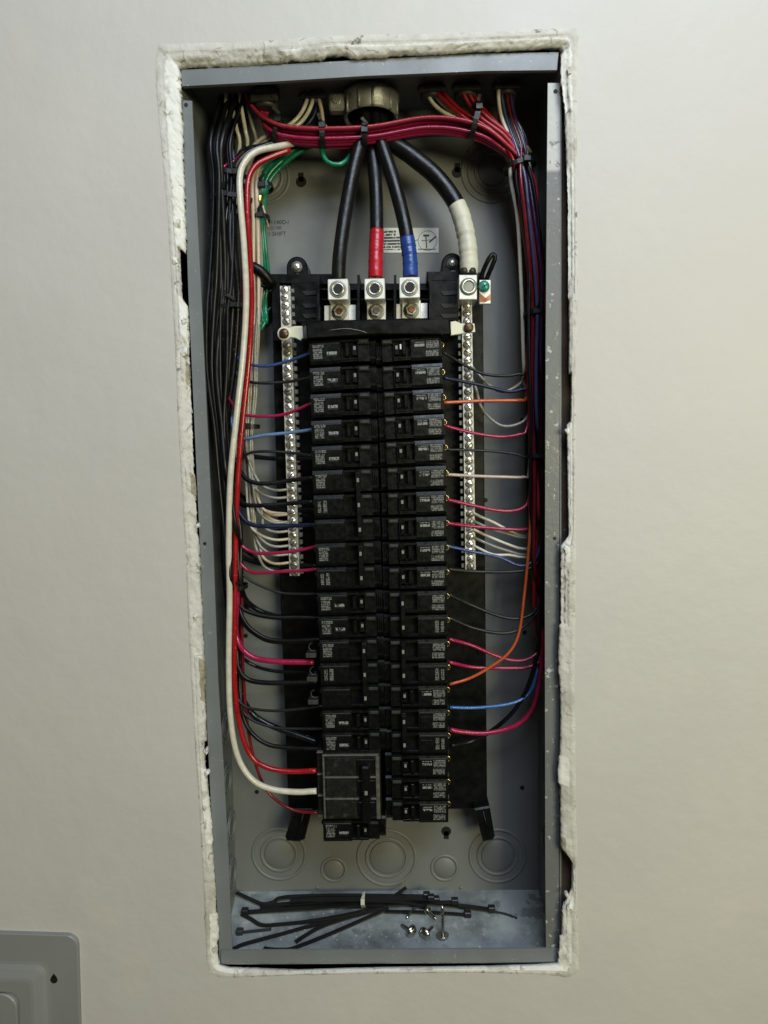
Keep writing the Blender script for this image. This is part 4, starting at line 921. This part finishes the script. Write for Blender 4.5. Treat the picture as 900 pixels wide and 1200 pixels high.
for j, (col, x0, off, lab) in enumerate((('white', 585, -15, 'pale wire on the inner edge of the right bundle'), ('navy', 588, -2, 'navy wire beside the pale ones at the top right'), ('white', 592, 9, 'pale wire passing behind the navy ones at top right'),
                                         ('black', 596, 11, 'black wire at the outer edge of the right bundle'), ('navy', 600, -5, 'second navy wire dropping from the top right connector'), ('black', 590, -11, 'black wire at the inner edge of the right bundle'))):
    pts = right_route((480, 640, 600, 720, 690, 640)[j], off, .046 + .004 * (j % 3), [(x0, 84, .05), (x0 - 1, 106, .046), (x0 + 3, 135, .044), (x0 + 17, 168, .044)])
    e = pts[-1]; pts += [(e[0] + 3, e[1] + 25, .066), (637, e[1] + 55, .088)]
    wire('bundle_wire', lab, 'wire', col, .0020, pts)
# neutral fan on the right
for j, (yb, ye) in enumerate(((602, 627), (611, 630), (621, 643), (630, 650), (640, 653))):
    wire('neutral_wire', ORD[j].capitalize() + ' pale neutral wire, counted from the top, leaving the right screw bar', 'wire', 'grey' if j % 2 else 'white', .0016,
         [(552, yb - 2, .056), (562, yb + 3, .048), (578, yb + 10, .046), (597, lerp(yb, ye, .8), .046), (612, ye, .048), (624, ye - 4, .056), (631, ye - 40, .064), (631, 480 + 10 * j, .066)], 'neutral wires at the right screw bar')
wire('neutral_wire', 'grey neutral wire dipping behind the navy wire to the bundle', 'wire', 'grey', .0016, [(550, 426, .056), (560, 438, .05), (573, 451, .048), (588, 459, .048), (603, 454, .048), (614, 443, .048), (621, 420, .055), (624, 380, .06)])
wire('neutral_wire', 'grey neutral wire looping low between orange and magenta wires', 'wire', 'grey', .0016, [(551, 440, .056), (558, 456, .05), (563, 475, .048), (573, 489, .047), (588, 499, .046), (604, 498, .046), (617, 490, .048), (624, 470, .055), (625, 420, .06)])
# wires arriving through the other top connectors
for j, (pts, col, lab) in enumerate((
    ([(268, 84, .045), (265, 110, .042), (264, 140, .042), (258, 180, .046), (252, 230, .05), (250, 300, .056)], 'white', 'outermost pale wire dropping from the top left corner'),
    ([(274, 84, .05), (273, 125, .048), (277, 150, .046), (281, 166, .05), (278, 190, .058), (270, 240, .07)], 'white', 'second pale wire dropping from the top left corner'),
    ([(279, 84, .048), (282, 120, .044), (288, 155, .042), (290, 170, .05), (284, 200, .062), (276, 250, .07)], 'white', 'pale wire just left of the red wires at top left'),
    ([(286, 84, .054), (290, 120, .05), (295, 145, .048), (300, 168, .055), (292, 200, .065), (284, 250, .075)], 'grey', 'thin grey wire beside the red wires at top left'),
    ([(363, 86, .05), (362, 105, .046), (357, 125, .044), (347, 140, .042), (333, 150, .042), (318, 156, .046), (300, 168, .052), (284, 190, .06), (276, 240, .07)], 'white', 'outer pale wire arching left from the connector beside the bushing'),
    ([(368, 86, .05), (368, 108, .046), (363, 128, .044), (352, 144, .041), (338, 152, .041), (322, 160, .048), (304, 172, .055), (290, 200, .06), (284, 240, .07)], 'white', 'inner pale wire arching left from the connector beside the bushing'),
    ([(373, 86, .055), (373, 108, .05), (369, 132, .05), (360, 146, .05), (345, 156, .052), (320, 166, .056), (296, 180, .06), (282, 200, .068), (276, 250, .075)], 'navy', 'navy wire curving beneath the arching pale wires'),
    ([(371, 86, .048), (373, 112, .046), (377, 130, .044), (381, 148, .044), (400, 158, .046), (440, 162, .05), (490, 158, .05)], 'tan', 'short tan wire dropping straight beside the bushing'),
    ([(311, 110, .042), (313, 122, .044), (311, 138, .046), (322, 150, .05), (345, 158, .054)], 'tan', 'short tan wire under the small metal clamp'),
    ([(495, 84, .05), (498, 100, .046), (505, 118, .043), (517, 130, .040), (532, 138, .038), (550, 148, .040), (580, 168, .046), (606, 200, .052), (618, 260, .06)], 'white', 'pale wire sweeping right from the connector right of the bushing'),
    ([(500, 84, .05), (504, 100, .048), (512, 114, .045), (526, 128, .042), (545, 142, .042), (575, 162, .048), (602, 196, .055), (615, 260, .062)], 'tan', 'tan wire sweeping right from the connector right of the bushing'),
    ([(587, 84, .044), (584, 110, .040), (587, 135, .038), (596, 158, .037), (608, 182, .038), (618, 205, .045), (628, 260, .055)], 'white', 'bright pale wire curving in front at the top right'),
    ([(601, 130, .048), (606, 143, .044), (612, 162, .042), (619, 190, .044), (626, 225, .05), (632, 280, .056)], 'white', 'outermost pale wire above the right cable tie'),
)):
    wire('supply_wire', lab, 'wire', col, .0020, pts)

# ---------------------------------------------------------------- cable ties round the bundles
def tie(px, py, ang, wpx, Y, label, depth=.012, wd=.0042, tail=True):
    """ang: direction across the bundle in the picture plane, degrees from +x"""
    c = at(px, py, Y); a = wpx * .5 * (Y - CAMLOC.y) / FPX; u = Vector((math.cos(rad(ang)), 0, math.sin(rad(ang)))); v = Vector((0, 1, 0)); ax = u.cross(v)
    c.x = max(-HW + .004 + a, min(HW - .004 - a, c.x))
    P = []; n = 28
    for i in range(n):
        t = 2 * math.pi * i / n; P.append(c + u * a * math.copysign(abs(math.cos(t)) ** .8, math.cos(t)) + v * min(depth, BACK_Y - .003 - Y) * math.sin(t))
    m = MB(); vs = []
    for i in range(n):
        d = (P[i] - c).normalized()
        for s1_, s2_ in ((-1, 0), (1, 0), (1, 1), (-1, 1)): vs.append(P[i] + ax * s1_ * wd / 2 + d * s2_ * .0013)
    fs = []
    for i in range(n):
        j = (i + 1) % n
        for q in range(4): q2 = (q + 1) % 4; fs.append([i * 4 + q, j * 4 + q, j * 4 + q2, i * 4 + q2])
    m.add(vs, fs)
    hd = c + u * a * R.choice((-.2, .3, .5)) - v * (depth + .001)
    m.box(hd.x - .0036, hd.x + .0036, hd.y - .0028, hd.y + .002, hd.z - .003, hd.z + .003, .0006)
    if tail: m.strap([hd, hd + Vector((R.uniform(-.004, .004), -.004, .004)), hd + Vector((R.uniform(-.006, .006), -.006, .009))], .003, .001, Vector((0, 1, 0)))
    o = m.build('cable_tie', 'tie_black'); return tag(o, label, 'cable tie', 'cable ties round the wire bundles')
tie(271, 208, -12, 42, .046, 'upper of the two close black cable ties on the left bundle', .016); tie(272, 235, -5, 46, .046, 'lower of the two close black cable ties on the left bundle', .016)
tie(272, 362, 4, 42, .048, 'black cable tie on the left bundle level with the metal lugs', .016); tie(277, 687, 0, 24, .046, 'black cable tie round the white conductor below the left magenta pair', .014)
tie(294, 500, 0, 18, .052, 'small dark cable tie on the tan wires beside the red conductor', .010)
tie(311, 221, 20, 16, .054, 'upper cable tie on the green ground wires', .010); tie(305, 257, 4, 20, .056, 'lower cable tie on the green ground wires', .011)
tie(326, 153, 70, 24, .042, 'leftmost cable tie on the red crossing wires', .010); tie(379, 158, 88, 24, .042, 'cable tie on the crossing wires above the green loop', .011, .0052); tie(428, 157, 88, 28, .042, 'cable tie on the crossing wires under the conduit bushing', .012, .0052)
tie(558, 140, 75, 40, .038, 'cable tie where the right red wires join the crossing bundle', .012, .0052)
tie(609, 195, 12, 34, .044, 'cable tie at the top of the right bundle', .014); tie(628, 368, 0, 24, .046, 'cable tie on the right bundle level with the metal lugs', .014); tie(628, 534, 0, 24, .046, 'cable tie low on the right bundle beside the orange wire', .014)

# ---------------------------------------------------------------- loose things on the floor of the box
def loose(label, pts, head_at=None, wd=.0045, mt='tie_black', grp='loose cable ties on the box floor'):
    P = smoothpath([floorpt(x, y, h) for x, y, h in pts], .003); m = MB(); m.strap(P, wd, .0013)
    if head_at is not None:
        p = P[0 if head_at == 0 else -1]; m.box(p.x - .004, p.x + .004, p.y - .0035, p.y + .0035, p.z - .002, p.z + .0045, .0008)
    return tag(m.build('loose_cable_tie', mt), label, 'cable tie', grp)
loose('bent loose cable tie tip sticking up in the back left corner', [(277, 1046, .006), (292, 1053, .005), (307, 1059, .004), (320, 1057, .004), (334, 1051, .006), (400, 1049, .008), (500, 1050, .008)], 1)
loose('upper loose cable tie lying along the bundle at the back', [(305, 1062, .003), (340, 1059, .004), (420, 1053, .008), (505, 1053, .009)], 1, .006)
loose('thick loose cable tie with its head at the left end', [(287, 1069, .003), (330, 1066, .004), (420, 1060, .006), (495, 1058, .006)], 0, .006)
loose('loose cable tie in the middle of the floor bundle', [(330, 1064, .002), (400, 1058, .005), (470, 1054, .005), (511, 1055, .006)], 1, .007)
loose('loose cable tie running back under the bundle', [(340, 1055, .006), (400, 1054, .009), (470, 1056, .008), (500, 1062, .004)], None, .007)
loose('curved loose cable tie with its tip at the left wall', [(283, 1071, .003), (294, 1077, .002), (307, 1084, .002), (330, 1083, .002), (365, 1079, .003), (410, 1071, .005), (455, 1060, .006)])
loose('long loose cable tie reaching the front left corner', [(269, 1114, .0015), (284, 1107, .002), (305, 1101, .002), (335, 1093, .002), (370, 1083, .003), (410, 1073, .004), (455, 1062, .005)])
loose('loose cable tie whose pointed tip lies mid floor', [(346, 1104, .0015), (358, 1096, .002), (378, 1085, .003), (410, 1074, .004), (450, 1062, .006)])
loose('loose cable tie curling along the front lip', [(309, 1111, .001), (318, 1112.5, .001), (338, 1112.5, .001), (352, 1108, .0015), (380, 1097, .002), (415, 1082, .003), (455, 1064, .005)])
loose('pale grey loose cable tie near the left wall', [(281, 1093, .001), (300, 1091, .001), (318, 1089, .001)], 0, .0035, 'tie_grey')
loose('short loose cable tie tip poking up at the back wall', [(452, 1056, .004), (463, 1049, .008), (476, 1040, .012)], None, .004)
loose('loose cable tie whose head reaches farthest right', [(480, 1055, .006), (510, 1058, .005), (545, 1062, .004), (576, 1066, .003)], 1, .006)
loose('loose cable tie with a raised head behind the screws', [(470, 1059, .005), (500, 1058, .006), (533, 1057, .008)], 1, .005)
loose('thin loose cable tie with head beside the scrap of shade', [(450, 1068, .003), (500, 1069, .003), (548, 1072, .002)], 1, .004)
loose('thin tail of a cable tie pointing to the right wall', [(577, 1068, .002), (592, 1071, .001), (606, 1076, .001)], None, .002, 'tie_grey')
m = MB()
for k in range(150):
    px_ = R.uniform(268, 640); py_ = R.choice((R.uniform(1092, 1113), R.uniform(1060, 1113))); p = floorpt(px_, py_, .0002); q = R.uniform(.0003, .0011)
    m.add([p + Vector((R.uniform(-q, q), R.uniform(-q, q), 0)) for _ in range(4)] + [p + Vector((0, 0, q * 1.2))], [[0, 1, 4], [1, 2, 4], [2, 3, 4], [3, 0, 4]])
m.build('plaster_grit', 'plaster_white', box)['kind'] = 'stuff'
m = MB(); m.strap([floorpt(426, 1063, .004), floorpt(425, 1060, .014), floorpt(425, 1054, .016), floorpt(426, 1046, .014)], .0045, .001, Vector((0, 1, 0)))
tag(m.build('twist_tie', 'tape_white'), 'short white twist tie holding the loose cable ties together', 'twist tie')
def screw(label, hx, hy, tx, ty, r=.0052, up=None):
    h = floorpt(hx, hy, .004); t_ = floorpt(tx, ty, .002) if up is None else floorpt(hx, hy, .003) + Vector(up)
    d = (t_ - h); L_ = d.length; d.normalize(); o = empty('loose_screw', h); tag(o, label, 'screw', 'loose screws on the box floor')
    m = MB(); m.lathe(h, -d, [(r, 0), (r, .0008), (r * .88, .0024), (r * .6, .0040), (r * .3, .0047), (.0001, .0049)], 20); m.build('screw_head', 'loose_steel', o)
    m = MB(); n = int(L_ / .0007); m.lathe(h, d, [(.0017 + (.0003 if i % 2 == 0 else 0), L_ * i / n) for i in range(n)] + [(.0002, L_ + .002)], 10); m.build('threaded_shank', 'loose_steel', o)
screw('loose screw standing slanted against the cable ties', 492, 1056, 477, 1075, .0045)
screw('domed screw head lying leftmost near the front', 482, 1091, 471, 1084, .0070)
screw('yellowish domed screw head in the middle of the floor', 498, 1094, 507, 1086, .0072)
screw('loose screw standing upright on its head', 519, 1095, 519, 1072, .0068, up=(0, .004, .030))
screw('small loose screw leaning behind the domed heads', 502, 1068, 510, 1076, .0048)

# ---------------------------------------------------------------- neighbouring cover plate at the lower left
cp = empty('panel_cover', at(90, 1097, WALL_Y)); tag(cp, 'grey metal panel cover with embossed border at the bottom left corner', 'panel cover')
def rrect(x0, x1, z0, z1, r, n=8):
    P = []
    for cx, cz, a in ((x1 - r, z1 - r, 0), (x0 + r, z1 - r, 90), (x0 + r, z0 + r, 180), (x1 - r, z0 + r, 270)):
        for i in range(n + 1): t = rad(a + 90 * i / n); P.append((cx + r * math.cos(t), cz + r * math.sin(t)))
    return P
e = at(90, 1097, WALL_Y - .005); x1, z1 = e.x, e.z; x0, z0 = x1 - .36, z1 - .6
def rr_strip(levels, name, parent, mt='cover_paint', close=True):
    """levels: (inset, height off the wall, corner radius); builds one pressed sheet"""
    m = MB(); vs = []; n = None
    for ins, h, r in levels:
        P = rrect(x0 + ins, x1 - ins, z0 + ins, z1 - ins, r); n = len(P); vs += [(x, WALL_Y - h, z) for x, z in P]
    fs = []
    for k in range(len(levels) - 1):
        for i in range(n): j = (i + 1) % n; fs.append([k * n + i, k * n + j, (k + 1) * n + j, (k + 1) * n + i])
    if close: fs.append([(len(levels) - 1) * n + i for i in range(n)])
    m.add(vs, fs); o = m.build(name, mt, parent, fix=True)
    return o
rr_strip([(0, 0, .012), (0, .0042, .012), (.0006, .0050, .0115), (.030, .0052, .010), (.033, .0056, .010), (.037, .0076, .008), (.045, .0104, .006), (.048, .0108, .006), (.0600, .0106, .012), (.0608, .0070, .012)], 'cover_frame', cp)
rr_strip([(.0635, .005, .016), (.0635, .0090, .016), (.0645, .0102, .0155), (.0720, .0102, .013)], 'door', cp)
k = (WALL_Y - .0055 - CAMLOC.y) / FPX
c = at(65, 1149, WALL_Y - .0055); m = MB(); pts = [(c.x + 4.6 * k * math.cos(a), c.z + 4.6 * k * math.sin(a)) for a in [math.pi * (1 + i / 10) for i in range(11)]] + [(c.x + 3 * k, c.z + 4 * k), (c.x, c.z + 8 * k), (c.x - 3 * k, c.z + 4 * k)]
m.prism(pts, WALL_Y - .0058, WALL_Y - .004); m.build('screw_hole', 'slot_black', cp)
cp.rotation_euler = (0, rad(2.0), 0)
